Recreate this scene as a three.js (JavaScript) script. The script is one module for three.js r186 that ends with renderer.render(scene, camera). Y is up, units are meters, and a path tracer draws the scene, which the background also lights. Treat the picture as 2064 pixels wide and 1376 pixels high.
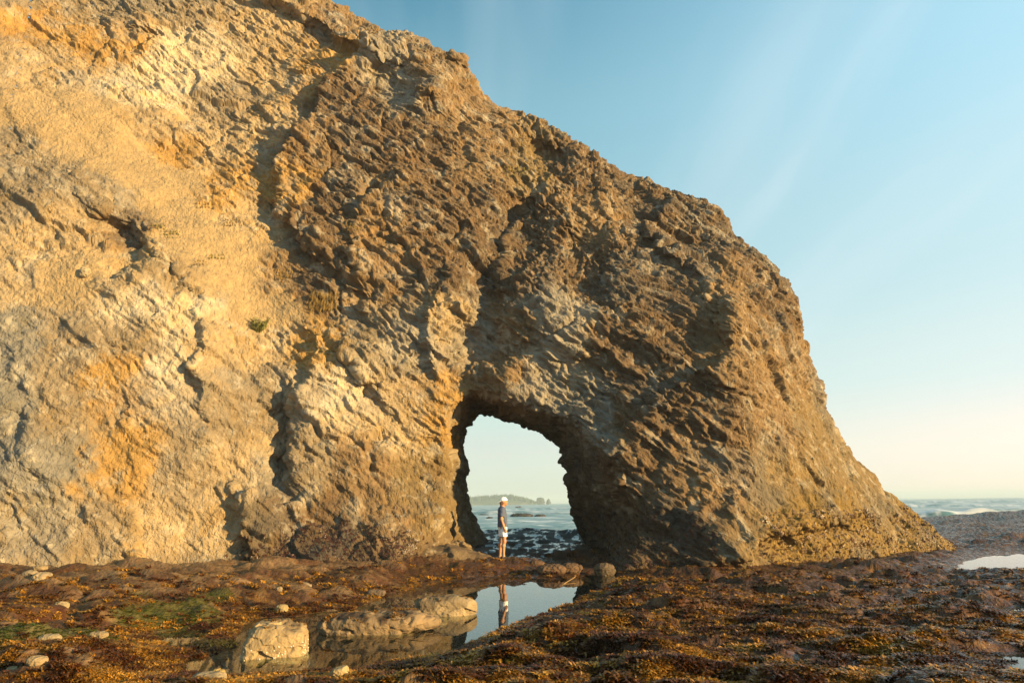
import * as THREE from 'three';
import { mergeGeometries, mergeVertices } from 'three/addons/utils/BufferGeometryUtils.js';

// ------------------------------------------------------------------ camera, sky, sun, exposure
const scene = new THREE.Scene();
const camera = new THREE.PerspectiveCamera(53.13, 1024 / 682, 0.1, 20000);
camera.position.set(0, 1.87, 0);
camera.rotation.order = 'YXZ';
camera.rotation.set(THREE.MathUtils.degToRad(13.35), 0, THREE.MathUtils.degToRad(-0.75));
camera.updateMatrixWorld(true);

const F = 1376;                                                       // the photograph's focal length in its own pixels
const EXPOSURE = 2.8;
const renderer = new THREE.WebGLRenderer({ antialias: true });
renderer.setSize(1024, 682);
renderer.toneMapping = THREE.LinearToneMapping;
renderer.toneMappingExposure = EXPOSURE;
renderer.shadowMap.enabled = true;
renderer.shadowMap.type = THREE.PCFSoftShadowMap;

const SUN_AZ = THREE.MathUtils.degToRad(26), SUN_EL = THREE.MathUtils.degToRad(12);   // azimuth measured from +x towards the viewer
const sunDir = new THREE.Vector3(Math.cos(SUN_AZ) * Math.cos(SUN_EL), Math.sin(SUN_EL), Math.sin(SUN_AZ) * Math.cos(SUN_EL));
const sun = new THREE.DirectionalLight(new THREE.Color().setRGB(1.0, 0.695, 0.30), 5.0);
sun.name = 'sun';
sun.position.copy(sunDir).multiplyScalar(80).add(new THREE.Vector3(0, 8, -22));
sun.target.position.set(0, 8, -22);
sun.castShadow = true;
sun.shadow.mapSize.set(4096, 4096);
sun.shadow.radius = 1.2;
Object.assign(sun.shadow.camera, { left: -40, right: 40, top: 30, bottom: -30, near: 1, far: 200 });
scene.add(sun, sun.target);

// ------------------------------------------------------------------ noise
const { clamp, lerp, smoothstep, degToRad } = THREE.MathUtils;
const ih = (x, y, z, s) => {
  let h = Math.imul(x, 374761393) ^ Math.imul(y, 668265263) ^ Math.imul(z, 2147483647 - 1274126177) ^ Math.imul(s, 974634599);
  h = Math.imul(h ^ (h >>> 15), 2246822519); h = Math.imul(h ^ (h >>> 13), 3266489917);
  return (h ^ (h >>> 16)) >>> 0;
};
const hr = (x, y, z, s) => ih(x, y, z, s) / 4294967296;
let seedState = 12345;
function rnd() { seedState = (Math.imul(seedState, 1664525) + 1013904223) >>> 0; let t = seedState; t = Math.imul(t ^ (t >>> 15), 2246822519); t ^= t >>> 13; return (t >>> 0) / 4294967296; }
const reseed = (s) => { seedState = (s * 2654435761) >>> 0; rnd(); rnd(); };
const G3 = new Float32Array(64 * 3);
for (let i = 0; i < 64; i++) { const u = ((i * 0.618034) % 1) * 2 * Math.PI, v = 2 * (i + 0.5) / 64 - 1, r = Math.sqrt(1 - v * v); G3[i * 3] = r * Math.cos(u) * 1.5; G3[i * 3 + 1] = v * 1.5; G3[i * 3 + 2] = r * Math.sin(u) * 1.5; }
const gd = (ix, iy, iz, fx, fy, fz, s) => { const k = (ih(ix, iy, iz, s) & 63) * 3; return G3[k] * fx + G3[k + 1] * fy + G3[k + 2] * fz; };
function noise3(x, y, z, s = 0) {
  const ix = Math.floor(x), iy = Math.floor(y), iz = Math.floor(z), fx = x - ix, fy = y - iy, fz = z - iz;
  const u = fx * fx * fx * (fx * (fx * 6 - 15) + 10), v = fy * fy * fy * (fy * (fy * 6 - 15) + 10), w = fz * fz * fz * (fz * (fz * 6 - 15) + 10);
  const a = gd(ix, iy, iz, fx, fy, fz, s), b = gd(ix + 1, iy, iz, fx - 1, fy, fz, s), c = gd(ix, iy + 1, iz, fx, fy - 1, fz, s), d = gd(ix + 1, iy + 1, iz, fx - 1, fy - 1, fz, s);
  const e = gd(ix, iy, iz + 1, fx, fy, fz - 1, s), f = gd(ix + 1, iy, iz + 1, fx - 1, fy, fz - 1, s), g = gd(ix, iy + 1, iz + 1, fx, fy - 1, fz - 1, s), h = gd(ix + 1, iy + 1, iz + 1, fx - 1, fy - 1, fz - 1, s);
  const l0 = a + (b - a) * u, l1 = c + (d - c) * u, l2 = e + (f - e) * u, l3 = g + (h - g) * u;
  const m0 = l0 + (l1 - l0) * v, m1 = l2 + (l3 - l2) * v;
  return m0 + (m1 - m0) * w;
}
function fbm(x, y, z, o = 4, s = 0, g = 0.5) { let a = 1, v = 0, n = 0; for (let i = 0; i < o; i++) { v += a * noise3(x, y, z, s + i); n += a; a *= g; x *= 2.03; y *= 2.03; z *= 2.03; } return v / n; }
// cracked rock: nearest cell's own height and tilted plane; edge = distance to the crack
const NEAR27 = []; for (let k = -1; k <= 1; k++) for (let j = -1; j <= 1; j++) for (let i = -1; i <= 1; i++) NEAR27.push([i, j, k]);
NEAR27.sort((a, b) => Math.abs(a[0]) + Math.abs(a[1]) + Math.abs(a[2]) - Math.abs(b[0]) - Math.abs(b[1]) - Math.abs(b[2]));
const FC = { h: 0, edge: 0, id: 0, tone: 0 };
function facets(x, y, z, s, tilt) {
  const ix = Math.floor(x), iy = Math.floor(y), iz = Math.floor(z);
  const fx = x - ix, fy = y - iy, fz = z - iz, ex = [fx, 0, 1 - fx], ey = [fy, 0, 1 - fy], ez = [fz, 0, 1 - fz];
  let d1 = 1e9, d2 = 1e9, bx = 0, by = 0, bz = 0, bi = 0;
  for (let n = 0; n < 27; n++) {
    const o = NEAR27[n], i = o[0], j = o[1], k = o[2], gx = ex[i + 1], gy = ey[j + 1], gz = ez[k + 1];
    if (gx * gx + gy * gy + gz * gz > d2) continue;                     // that cell lies farther than the second nearest point
    const h = ih(ix + i, iy + j, iz + k, s);
    const dx = fx - i - 0.05 - 0.9 * (h & 1023) / 1023, dy = fy - j - 0.05 - 0.9 * ((h >>> 10) & 1023) / 1023, dz = fz - k - 0.05 - 0.9 * ((h >>> 20) & 1023) / 1023, d = dx * dx + dy * dy + dz * dz;
    if (d < d1) { d2 = d1; d1 = d; bx = dx; by = dy; bz = dz; bi = h; } else if (d < d2) d2 = d;
  }
  const q = Math.imul(bi ^ 0x5bd1e995, 2654435761) >>> 0;
  const r0 = (q & 255) / 255 - 0.5, r1 = ((q >>> 8) & 255) / 255 - 0.5, r2 = ((q >>> 16) & 255) / 255 - 0.5, r3 = ((q >>> 24) & 255) / 255 - 0.5;
  FC.h = r0 + tilt * 2 * (r1 * bx + r2 * by + r3 * bz);
  FC.edge = Math.sqrt(d2) - Math.sqrt(d1); FC.tone = r3 + 0.5; FC.id = q;
  return FC;
}

// ------------------------------------------------------------------ sky: clear evening air, pale and warm towards the horizon and the sun, thin cirrus
{
  const W = 1024, H = 512, data = new Float32Array(W * H * 4);
  // air by height above the horizon (degrees): on the side away from the sun, and towards it
  const AWAY = [[0, .74, .77, .62], [3.5, .76, .86, .73], [8.7, .62, .82, .785], [17, .41, .67, .74], [31, .235, .49, .60], [41, .085, .285, .42], [90, .06, .19, .29]];
  const NEAR = [[0, 1.45, 1.08, .86], [3.5, 1.32, 1.07, .93], [8.7, .88, .975, .955], [17, .68, .90, .96], [31, .52, .85, 1.02], [41, .42, .76, .95], [90, .08, .23, .34]];
  const air = (T, d, c) => { let i = 0; while (i < T.length - 2 && d > T[i + 1][0]) i++; return lerp(T[i][c + 1], T[i + 1][c + 1], smoothstep(d, T[i][0], T[i + 1][0]) * 0.35 + 0.65 * clamp((d - T[i][0]) / (T[i + 1][0] - T[i][0]), 0, 1)); };
  const sheet = (d) => { const k = 1 / (Math.max(0.02, d.y) + 0.1); return [d.x * k, d.z * k]; }, s0 = sheet(ray(1830, 0).normalize()), s1 = sheet(ray(1500, 480).normalize()), sl = Math.hypot(s1[0] - s0[0], s1[1] - s0[1]), wx = (s1[0] - s0[0]) / sl, wz = (s1[1] - s0[1]) / sl;   // the wind that combs the cirrus
  for (let row = 0; row < H; row++) {
    const up = ((row + 0.5) / H - 0.5) * Math.PI, y = Math.sin(up);
    for (let col = 0; col < W; col++) {
      const a = ((col + 0.5) / W - 0.5) * 2 * Math.PI, x = Math.cos(a) * Math.cos(up), z = Math.sin(a) * Math.cos(up);
      const cg = x * sunDir.x + y * sunDir.y + z * sunDir.z, e = Math.max(0, y);
      const near = smoothstep(cg, -0.45, 0.6), deg = Math.asin(e) * 57.29578;
      let cl = 0;
      if (y > 0.02) {
        const q = sheet({ x, y, z }), u = (q[0] - s0[0]) * wx + (q[1] - s0[1]) * wz, v = (q[0] - s0[0]) * -wz + (q[1] - s0[1]) * wx;
        const w = v + 0.10 * fbm(u * 0.7, v * 0.7, 5, 2, 90), n = fbm(u * 0.30 + 3.1, w * 2.6, 1.7, 5, 40, 0.55);
        const patch = smoothstep(fbm(u * 0.35 + 7, v * 0.6, 5, 2, 60), -0.25, 0.3);
        cl = smoothstep(n, -0.12, 0.42) * patch * 0.36 * smoothstep(y, 0.02, 0.2) + 0.42 * Math.exp(-((w / 0.05) ** 2)) * smoothstep(n, -0.3, 0.3);
      }
      for (let c = 0; c < 3; c++) {
        let v = lerp(air(AWAY, deg, c), air(NEAR, deg, c), near);
        v = lerp(v, Math.max(v, [0.80, 0.93, 0.98][c]), cl);
        data[(row * W + col) * 4 + c] = v / EXPOSURE * (y < -0.01 ? 0.4 : 1);
      }
      data[(row * W + col) * 4 + 3] = 1;
    }
  }
  const t = new THREE.DataTexture(data, W, H, THREE.RGBAFormat, THREE.FloatType);
  t.mapping = THREE.EquirectangularReflectionMapping; t.magFilter = THREE.LinearFilter; t.minFilter = THREE.LinearFilter; t.needsUpdate = true;
  scene.background = t; scene.environment = t;
}
scene.fog = new THREE.FogExp2(new THREE.Color().setRGB(0.66, 0.86, 1.0), 0.00038);

// ------------------------------------------------------------------ helpers
function V(x, y, z) { return new THREE.Vector3(x, y, z); }
function ray(px, py) { return V((px - 1032) / F, -(py - 688) / F, -1).applyQuaternion(camera.quaternion); }
function P(px, py, d) { const r = ray(px, py); return r.multiplyScalar(d / -r.z).add(camera.position); }      // point at depth d behind that spot
function onLevel(px, py, y = 0) { const r = ray(px, py); return r.multiplyScalar((y - camera.position.y) / r.y).add(camera.position); }
const used = {};
function numbered(n) { const k = used[n] = (used[n] ?? -1) + 1; return k ? n + '_' + String(k).padStart(3, '0') : n; }
function tag(o, label, category, group, kind) {
  if (label) o.userData.label = label; if (category) o.userData.category = category; if (group) o.userData.group = group; if (kind) o.userData.kind = kind;
  return o;
}
function mesh(name, geo, mat, parent = scene) {
  const m = new THREE.Mesh(geo, mat); m.name = parent === scene ? numbered(name) : name; m.castShadow = m.receiveShadow = true; parent.add(m); return m;
}
function thing(name, label, category, pos, group) { const g = new THREE.Group(); g.name = numbered(name); if (pos) g.position.copy(pos); scene.add(g); return tag(g, label, category, group); }
function geom(pos, idx, col, uv) {
  const g = new THREE.BufferGeometry();
  g.setAttribute('position', new THREE.BufferAttribute(pos, 3));
  if (col) g.setAttribute('color', new THREE.BufferAttribute(col, 3));
  if (uv) g.setAttribute('uv', new THREE.BufferAttribute(uv, 2));
  g.setIndex(new THREE.BufferAttribute(idx, 1)); g.computeVertexNormals(); return g;
}
// distance to a polyline in the plane; sets SD.side to the sign of the nearest stretch's left (+) or right (-)
const SD = { side: 1 };
function lineDist(x, y, p) {
  let best = 1e9;
  for (let i = 0; i < p.length - 1; i++) {
    const ax = p[i][0], ay = p[i][1], bx = p[i + 1][0] - ax, by = p[i + 1][1] - ay, t = clamp(((x - ax) * bx + (y - ay) * by) / (bx * bx + by * by + 1e-9), 0, 1);
    const dx = x - ax - bx * t, dy = y - ay - by * t, d = dx * dx + dy * dy;
    if (d < best) { best = d; SD.side = bx * (y - ay) - by * (x - ax) >= 0 ? 1 : -1; }
  }
  return Math.sqrt(best);
}
function polyDist(x, y, p) {                                          // signed, positive inside
  let best = 1e9, inside = false;
  for (let i = 0, j = p.length - 1; i < p.length; j = i++) {
    const ax = p[j][0], ay = p[j][1], bx = p[i][0] - ax, by = p[i][1] - ay, t = clamp(((x - ax) * bx + (y - ay) * by) / (bx * bx + by * by + 1e-9), 0, 1);
    const dx = x - ax - bx * t, dy = y - ay - by * t; best = Math.min(best, dx * dx + dy * dy);
    if ((p[i][1] > y) !== (p[j][1] > y) && x < (p[j][0] - p[i][0]) * (y - p[i][1]) / (p[j][1] - p[i][1]) + p[i][0]) inside = !inside;
  }
  return inside ? Math.sqrt(best) : -Math.sqrt(best);
}
function solve(A, b) {                                                // Gauss with pivoting
  const n = b.length;
  for (let i = 0; i < n; i++) {
    let m = i; for (let r = i + 1; r < n; r++) if (Math.abs(A[r][i]) > Math.abs(A[m][i])) m = r;
    [A[i], A[m]] = [A[m], A[i]]; [b[i], b[m]] = [b[m], b[i]];
    for (let r = i + 1; r < n; r++) { const f = A[r][i] / A[i][i]; if (!f) continue; for (let c = i; c < n; c++) A[r][c] -= f * A[i][c]; b[r] -= f * b[i]; }
  }
  for (let i = n - 1; i >= 0; i--) { for (let c = i + 1; c < n; c++) b[i] -= A[i][c] * b[c]; b[i] /= A[i][i]; }
  return b;
}
function spline2(pts, smooth = 0.05) {                                // thin-plate spline through [x, y, value]
  const n = pts.length, A = [], b = [], U = (r2) => r2 < 1e-9 ? 0 : 0.5 * r2 * Math.log(r2);
  for (let i = 0; i < n; i++) { const row = []; for (let j = 0; j < n; j++) row.push(U((pts[i][0] - pts[j][0]) ** 2 + (pts[i][1] - pts[j][1]) ** 2) + (i === j ? smooth : 0)); row.push(1, pts[i][0], pts[i][1]); A.push(row); b.push(pts[i][2]); }
  for (let k = 0; k < 3; k++) { A.push([...pts.map((p) => [1, p[0], p[1]][k]), 0, 0, 0]); b.push(0); }
  const w = solve(A, b);
  return (x, y) => { let v = w[n] + w[n + 1] * x + w[n + 2] * y; for (let i = 0; i < n; i++) v += w[i] * U((x - pts[i][0]) ** 2 + (y - pts[i][1]) ** 2); return v; };
}
function plane2(x0, y0, x1, y1, step, f) {                            // a table of f over a rectangle, read back bilinearly
  const nx = Math.ceil((x1 - x0) / step) + 1, ny = Math.ceil((y1 - y0) / step) + 1, a = new Float32Array(nx * ny);
  for (let j = 0; j < ny; j++) for (let i = 0; i < nx; i++) a[j * nx + i] = f(x0 + i * step, y0 + j * step);
  const get = (x, y) => {
    const u = clamp((x - x0) / step, 0, nx - 1.001), v = clamp((y - y0) / step, 0, ny - 1.001), i = u | 0, j = v | 0, fx = u - i, fy = v - j, k = j * nx + i;
    return (a[k] * (1 - fx) + a[k + 1] * fx) * (1 - fy) + (a[k + nx] * (1 - fx) + a[k + nx + 1] * fx) * fy;
  };
  get.array = a; return get;
}
// surface nets: f > 0 inside; returns { pos, idx } with faces outwards
function surfaceNets(f, lo, hi, h) {
  const nx = Math.ceil((hi[0] - lo[0]) / h) + 1, ny = Math.ceil((hi[1] - lo[1]) / h) + 1, nz = Math.ceil((hi[2] - lo[2]) / h) + 1, S = nx * ny;
  const g = new Float32Array(S * nz);
  for (let k = 0, n = 0; k < nz; k++) for (let j = 0; j < ny; j++) for (let i = 0; i < nx; i++, n++) g[n] = f(lo[0] + i * h, lo[1] + j * h, lo[2] + k * h);
  const at = new Int32Array(S * nz).fill(-1), pos = [], idx = [], off = [0, 1, nx, nx + 1, S, S + 1, S + nx, S + nx + 1], E = [[0, 1], [2, 3], [4, 5], [6, 7], [0, 2], [1, 3], [4, 6], [5, 7], [0, 4], [1, 5], [2, 6], [3, 7]];
  for (let k = 0; k < nz - 1; k++) for (let j = 0; j < ny - 1; j++) for (let i = 0; i < nx - 1; i++) {
    const n = k * S + j * nx + i; let m = 0;
    for (let c = 0; c < 8; c++) if (g[n + off[c]] > 0) m |= 1 << c;
    if (m === 0 || m === 255) continue;
    let x = 0, y = 0, z = 0, q = 0;
    for (const [a, b] of E) {
      if (((m >> a) & 1) === ((m >> b) & 1)) continue;
      const va = g[n + off[a]], vb = g[n + off[b]], t = va / (va - vb);
      x += lerp(a & 1, b & 1, t); y += lerp((a >> 1) & 1, (b >> 1) & 1, t); z += lerp(a >> 2, b >> 2, t); q++;
    }
    at[n] = pos.length / 3; pos.push(lo[0] + (i + x / q) * h, lo[1] + (j + y / q) * h, lo[2] + (k + z / q) * h);
  }
  const quad = (a, b, c, d, flip) => { if (a < 0 || b < 0 || c < 0 || d < 0) return; if (flip) idx.push(a, c, b, b, c, d); else idx.push(a, b, c, b, d, c); };
  for (let k = 1; k < nz - 1; k++) for (let j = 1; j < ny - 1; j++) for (let i = 1; i < nx - 1; i++) {
    const n = k * S + j * nx + i, v = g[n] > 0;
    if (v !== g[n + 1] > 0) quad(at[n - nx - S], at[n - S], at[n - nx], at[n], !v);
    if (v !== g[n + nx] > 0) quad(at[n - 1 - S], at[n - S], at[n - 1], at[n], v);
    if (v !== g[n + S] > 0) quad(at[n - 1 - nx], at[n - nx], at[n - 1], at[n], !v);
  }
  return { pos: new Float32Array(pos), idx: new Uint32Array(idx) };
}
// one grey detail tile (fine grain, pits and hairline cracks) used for colour and relief
function tile(size, f) {
  const d = new Uint8Array(size * size * 4);
  for (let j = 0; j < size; j++) for (let i = 0; i < size; i++) { const c = f(i / size, j / size); for (let k = 0; k < 3; k++) d[(j * size + i) * 4 + k] = clamp(Array.isArray(c) ? c[k] : c, 0, 1) * 255; d[(j * size + i) * 4 + 3] = 255; }
  const t = new THREE.DataTexture(d, size, size); t.wrapS = t.wrapT = THREE.RepeatWrapping; t.magFilter = t.minFilter = THREE.LinearFilter; t.needsUpdate = true; return t;
}
function tnoise(u, v, fr, o, s) {                                     // seamless: the lattice wraps round
  let a = 1, t = 0, n = 0;
  for (let i = 0; i < o; i++) {
    const x = u * fr, y = v * fr, ix = Math.floor(x), iy = Math.floor(y), fx = x - ix, fy = y - iy, X = (i) => ((i % fr) + fr) % fr, g = (i, j) => { const h = hr(X(ix + i), X(iy + j), fr, s) * 6.2832; return Math.cos(h) * (fx - i) + Math.sin(h) * (fy - j); };
    const p = fx * fx * fx * (fx * (fx * 6 - 15) + 10), q = fy * fy * fy * (fy * (fy * 6 - 15) + 10);
    t += a * lerp(lerp(g(0, 0), g(1, 0), p), lerp(g(0, 1), g(1, 1), p), q) * 1.4; n += a; a *= 0.6; fr *= 2;
  }
  return t / n;
}
const rockBump = tile(512, (u, v) => { const a = tnoise(u, v, 12, 6, 3), b = 1 - Math.abs(tnoise(u, v, 5, 5, 21)) * 5, w = tnoise(u, v, 4, 2, 27), st = ((u * 6 + v * 9 + w * 1.4) % 1 + 1) % 1; return 0.45 + 0.7 * a - 0.22 * Math.max(0, b) + 0.16 * (1 - st) * smoothstep(st, 0, 0.15); });
const rockTone = tile(512, (u, v) => { const a = tnoise(u, v, 9, 7, 8), b = tnoise(u, v, 3, 4, 15), k = 0.84 + 0.34 * a + 0.22 * b; return [k, k - 0.03 * b, k - 0.07 * b]; });

// ------------------------------------------------------------------ the cliff with its arch
const COL = {
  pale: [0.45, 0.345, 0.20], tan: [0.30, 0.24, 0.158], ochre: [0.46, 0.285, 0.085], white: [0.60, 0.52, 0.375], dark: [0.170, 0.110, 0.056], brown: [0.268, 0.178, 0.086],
  gold: [0.235, 0.165, 0.07], algae: [0.105, 0.065, 0.03], sand: [0.45, 0.335, 0.175], grey: [0.25, 0.235, 0.20], weed: [0.25, 0.16, 0.035], ash: [0.34, 0.30, 0.235],
};
for (const c of Object.values(COL)) for (let i = 0; i < 3; i++) c[i] *= [0.655, 0.62, 0.585][i];
// spots on the rock: photograph x, y, depth, roughness of the relief, kind of rock
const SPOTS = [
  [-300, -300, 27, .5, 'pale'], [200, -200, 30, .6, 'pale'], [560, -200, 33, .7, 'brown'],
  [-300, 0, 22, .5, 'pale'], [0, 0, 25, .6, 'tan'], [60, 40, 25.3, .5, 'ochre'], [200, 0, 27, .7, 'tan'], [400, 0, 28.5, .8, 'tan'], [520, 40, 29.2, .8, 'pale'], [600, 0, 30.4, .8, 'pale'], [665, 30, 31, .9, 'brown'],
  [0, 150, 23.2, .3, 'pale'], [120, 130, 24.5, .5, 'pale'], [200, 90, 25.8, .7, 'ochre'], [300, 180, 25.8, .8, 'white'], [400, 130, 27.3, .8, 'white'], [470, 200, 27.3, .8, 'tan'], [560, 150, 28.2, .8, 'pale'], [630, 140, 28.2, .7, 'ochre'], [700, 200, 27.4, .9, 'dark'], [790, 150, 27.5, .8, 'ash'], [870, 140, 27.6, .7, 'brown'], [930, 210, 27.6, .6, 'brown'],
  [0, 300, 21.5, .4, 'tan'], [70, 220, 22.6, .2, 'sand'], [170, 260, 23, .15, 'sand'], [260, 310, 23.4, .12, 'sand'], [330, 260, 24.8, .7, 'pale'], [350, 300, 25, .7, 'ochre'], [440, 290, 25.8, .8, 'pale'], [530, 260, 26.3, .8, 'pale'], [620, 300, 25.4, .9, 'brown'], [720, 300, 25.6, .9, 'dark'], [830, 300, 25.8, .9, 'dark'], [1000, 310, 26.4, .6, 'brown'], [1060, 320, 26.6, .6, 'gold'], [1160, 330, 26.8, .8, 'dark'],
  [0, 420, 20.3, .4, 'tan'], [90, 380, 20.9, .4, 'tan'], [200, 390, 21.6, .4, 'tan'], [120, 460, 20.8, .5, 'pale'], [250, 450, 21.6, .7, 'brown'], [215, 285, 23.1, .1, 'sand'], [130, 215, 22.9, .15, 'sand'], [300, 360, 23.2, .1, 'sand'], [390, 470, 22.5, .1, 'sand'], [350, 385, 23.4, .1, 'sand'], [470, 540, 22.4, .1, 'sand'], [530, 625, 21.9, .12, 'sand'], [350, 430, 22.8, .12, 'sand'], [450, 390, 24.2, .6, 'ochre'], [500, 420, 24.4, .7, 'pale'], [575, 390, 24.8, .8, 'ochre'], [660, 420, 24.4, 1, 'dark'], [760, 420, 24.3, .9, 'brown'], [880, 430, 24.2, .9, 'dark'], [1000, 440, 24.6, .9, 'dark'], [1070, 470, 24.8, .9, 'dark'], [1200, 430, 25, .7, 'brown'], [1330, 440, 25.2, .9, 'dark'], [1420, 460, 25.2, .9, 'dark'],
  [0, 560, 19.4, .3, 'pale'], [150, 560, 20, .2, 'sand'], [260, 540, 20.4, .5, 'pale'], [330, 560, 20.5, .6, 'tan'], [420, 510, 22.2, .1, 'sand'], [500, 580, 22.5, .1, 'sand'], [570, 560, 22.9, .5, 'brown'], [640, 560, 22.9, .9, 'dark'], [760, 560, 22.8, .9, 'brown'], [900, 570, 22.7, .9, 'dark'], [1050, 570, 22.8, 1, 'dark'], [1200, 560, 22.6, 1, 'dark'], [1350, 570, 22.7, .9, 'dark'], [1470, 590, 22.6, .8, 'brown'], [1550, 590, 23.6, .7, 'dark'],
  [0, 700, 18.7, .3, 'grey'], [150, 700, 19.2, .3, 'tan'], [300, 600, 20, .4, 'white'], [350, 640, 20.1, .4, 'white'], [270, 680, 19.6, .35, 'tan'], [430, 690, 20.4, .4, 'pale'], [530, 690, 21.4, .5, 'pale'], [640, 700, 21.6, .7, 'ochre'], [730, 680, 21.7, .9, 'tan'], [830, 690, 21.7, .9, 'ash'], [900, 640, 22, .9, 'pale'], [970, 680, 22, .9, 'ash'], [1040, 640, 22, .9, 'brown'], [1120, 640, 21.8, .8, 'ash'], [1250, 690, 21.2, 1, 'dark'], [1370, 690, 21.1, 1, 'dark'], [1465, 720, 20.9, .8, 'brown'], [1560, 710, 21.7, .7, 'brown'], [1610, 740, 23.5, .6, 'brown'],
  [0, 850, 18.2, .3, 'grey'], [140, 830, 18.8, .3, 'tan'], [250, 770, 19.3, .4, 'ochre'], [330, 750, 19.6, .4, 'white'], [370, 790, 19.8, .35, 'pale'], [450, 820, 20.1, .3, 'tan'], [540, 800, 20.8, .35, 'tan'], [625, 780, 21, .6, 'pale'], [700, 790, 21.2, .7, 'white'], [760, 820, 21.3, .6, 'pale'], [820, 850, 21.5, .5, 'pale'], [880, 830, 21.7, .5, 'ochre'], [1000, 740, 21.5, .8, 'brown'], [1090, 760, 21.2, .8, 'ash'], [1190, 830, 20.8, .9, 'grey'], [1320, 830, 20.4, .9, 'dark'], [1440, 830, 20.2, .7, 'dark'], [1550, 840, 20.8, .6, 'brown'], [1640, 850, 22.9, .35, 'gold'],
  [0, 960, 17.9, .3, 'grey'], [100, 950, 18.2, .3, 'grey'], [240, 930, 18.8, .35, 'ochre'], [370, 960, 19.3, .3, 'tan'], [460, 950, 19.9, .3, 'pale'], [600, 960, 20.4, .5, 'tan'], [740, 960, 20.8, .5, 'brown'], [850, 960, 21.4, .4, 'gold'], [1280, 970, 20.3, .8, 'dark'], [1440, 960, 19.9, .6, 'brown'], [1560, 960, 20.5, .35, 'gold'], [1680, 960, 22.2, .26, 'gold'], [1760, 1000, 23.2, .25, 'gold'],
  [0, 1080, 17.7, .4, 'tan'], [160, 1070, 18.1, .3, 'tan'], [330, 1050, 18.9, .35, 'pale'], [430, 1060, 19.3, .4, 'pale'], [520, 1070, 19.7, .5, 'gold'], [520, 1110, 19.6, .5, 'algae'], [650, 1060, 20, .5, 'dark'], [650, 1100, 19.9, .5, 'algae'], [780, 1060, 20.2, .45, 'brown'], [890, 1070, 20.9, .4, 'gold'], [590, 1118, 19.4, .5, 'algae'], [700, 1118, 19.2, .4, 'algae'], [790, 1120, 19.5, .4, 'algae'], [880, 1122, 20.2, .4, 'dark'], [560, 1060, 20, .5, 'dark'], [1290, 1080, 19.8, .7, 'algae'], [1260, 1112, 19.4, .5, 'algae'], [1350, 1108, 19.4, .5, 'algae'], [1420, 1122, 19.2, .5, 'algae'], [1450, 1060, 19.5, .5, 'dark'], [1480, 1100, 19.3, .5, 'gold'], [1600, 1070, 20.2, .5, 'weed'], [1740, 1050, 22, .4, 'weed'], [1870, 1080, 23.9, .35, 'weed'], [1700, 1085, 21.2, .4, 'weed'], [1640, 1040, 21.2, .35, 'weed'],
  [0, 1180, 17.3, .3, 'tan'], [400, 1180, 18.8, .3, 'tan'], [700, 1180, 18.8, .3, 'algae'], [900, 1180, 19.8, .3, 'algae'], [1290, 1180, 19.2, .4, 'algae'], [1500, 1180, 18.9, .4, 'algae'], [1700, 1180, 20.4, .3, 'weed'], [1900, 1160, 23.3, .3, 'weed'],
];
// skyline and seaward edge: photograph x, y, depth
const EDGE = [[520, -420, 36], [570, -200, 34], [640, -38, 32.5], [672, 0, 32.2], [722, 28, 31.5], [770, 55, 31], [803, 78, 30.2], [838, 66, 29], [872, 83, 28.8], [900, 110, 28.8], [911, 101, 28.8], [928, 108, 28.8], [933, 133, 28.8], [962, 165, 28.7], [1002, 200, 28.6], [1050, 221, 28.5], [1110, 236, 28.3], [1132, 255, 28], [1187, 295, 28], [1252, 330, 27.6], [1312, 364, 27.3], [1372, 377, 27], [1382, 394, 27], [1442, 409, 26.5], [1477, 450, 26], [1492, 475, 25.8], [1562, 530, 25.2], [1594, 554, 25], [1614, 590, 24.8], [1629, 640, 24.6], [1622, 665, 24.6], [1630, 705, 24.6], [1652, 750, 24.5], [1669, 800, 24.4], [1664, 818, 24.4], [1684, 850, 24.4], [1709, 885, 24.4], [1749, 935, 24.5], [1804, 995, 24.7], [1854, 1037, 24.8], [1904, 1072, 24.9], [1942, 1096, 25], [1962, 1120, 25], [2010, 1190, 25]];
const edgeW = EDGE.map((e) => { const p = P(...e); return [p.x, p.y, p.z]; });
const spotW = SPOTS.map(([x, y, d, a, c]) => { const p = P(x, y, d); return { x: p.x, y: p.y, z: p.z, a, c: COL[c], wet: c === 'algae' || c === 'weed' ? 1 : 0, sand: c === 'sand' ? 1 : 0 }; });
const XA = -27, XB = 22, YA = -1.3, YB = 29, ST = 0.12;
const coarseZ = (() => { const s = spline2([...spotW.map((p) => [p.x, p.y, p.z]), ...edgeW.filter((_, i) => i > 1).map((e) => e)], 0.6); return plane2(XA, YA, XB, YB, 0.4, s); })();
function onFace(px, py) {                                             // where the line of sight meets the smooth face
  let d = 22; for (let i = 0; i < 12; i++) { const p = P(px, py, d); d = lerp(d, -coarseZ(p.x, p.y), 0.8); }
  return P(px, py, d);
}
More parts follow.
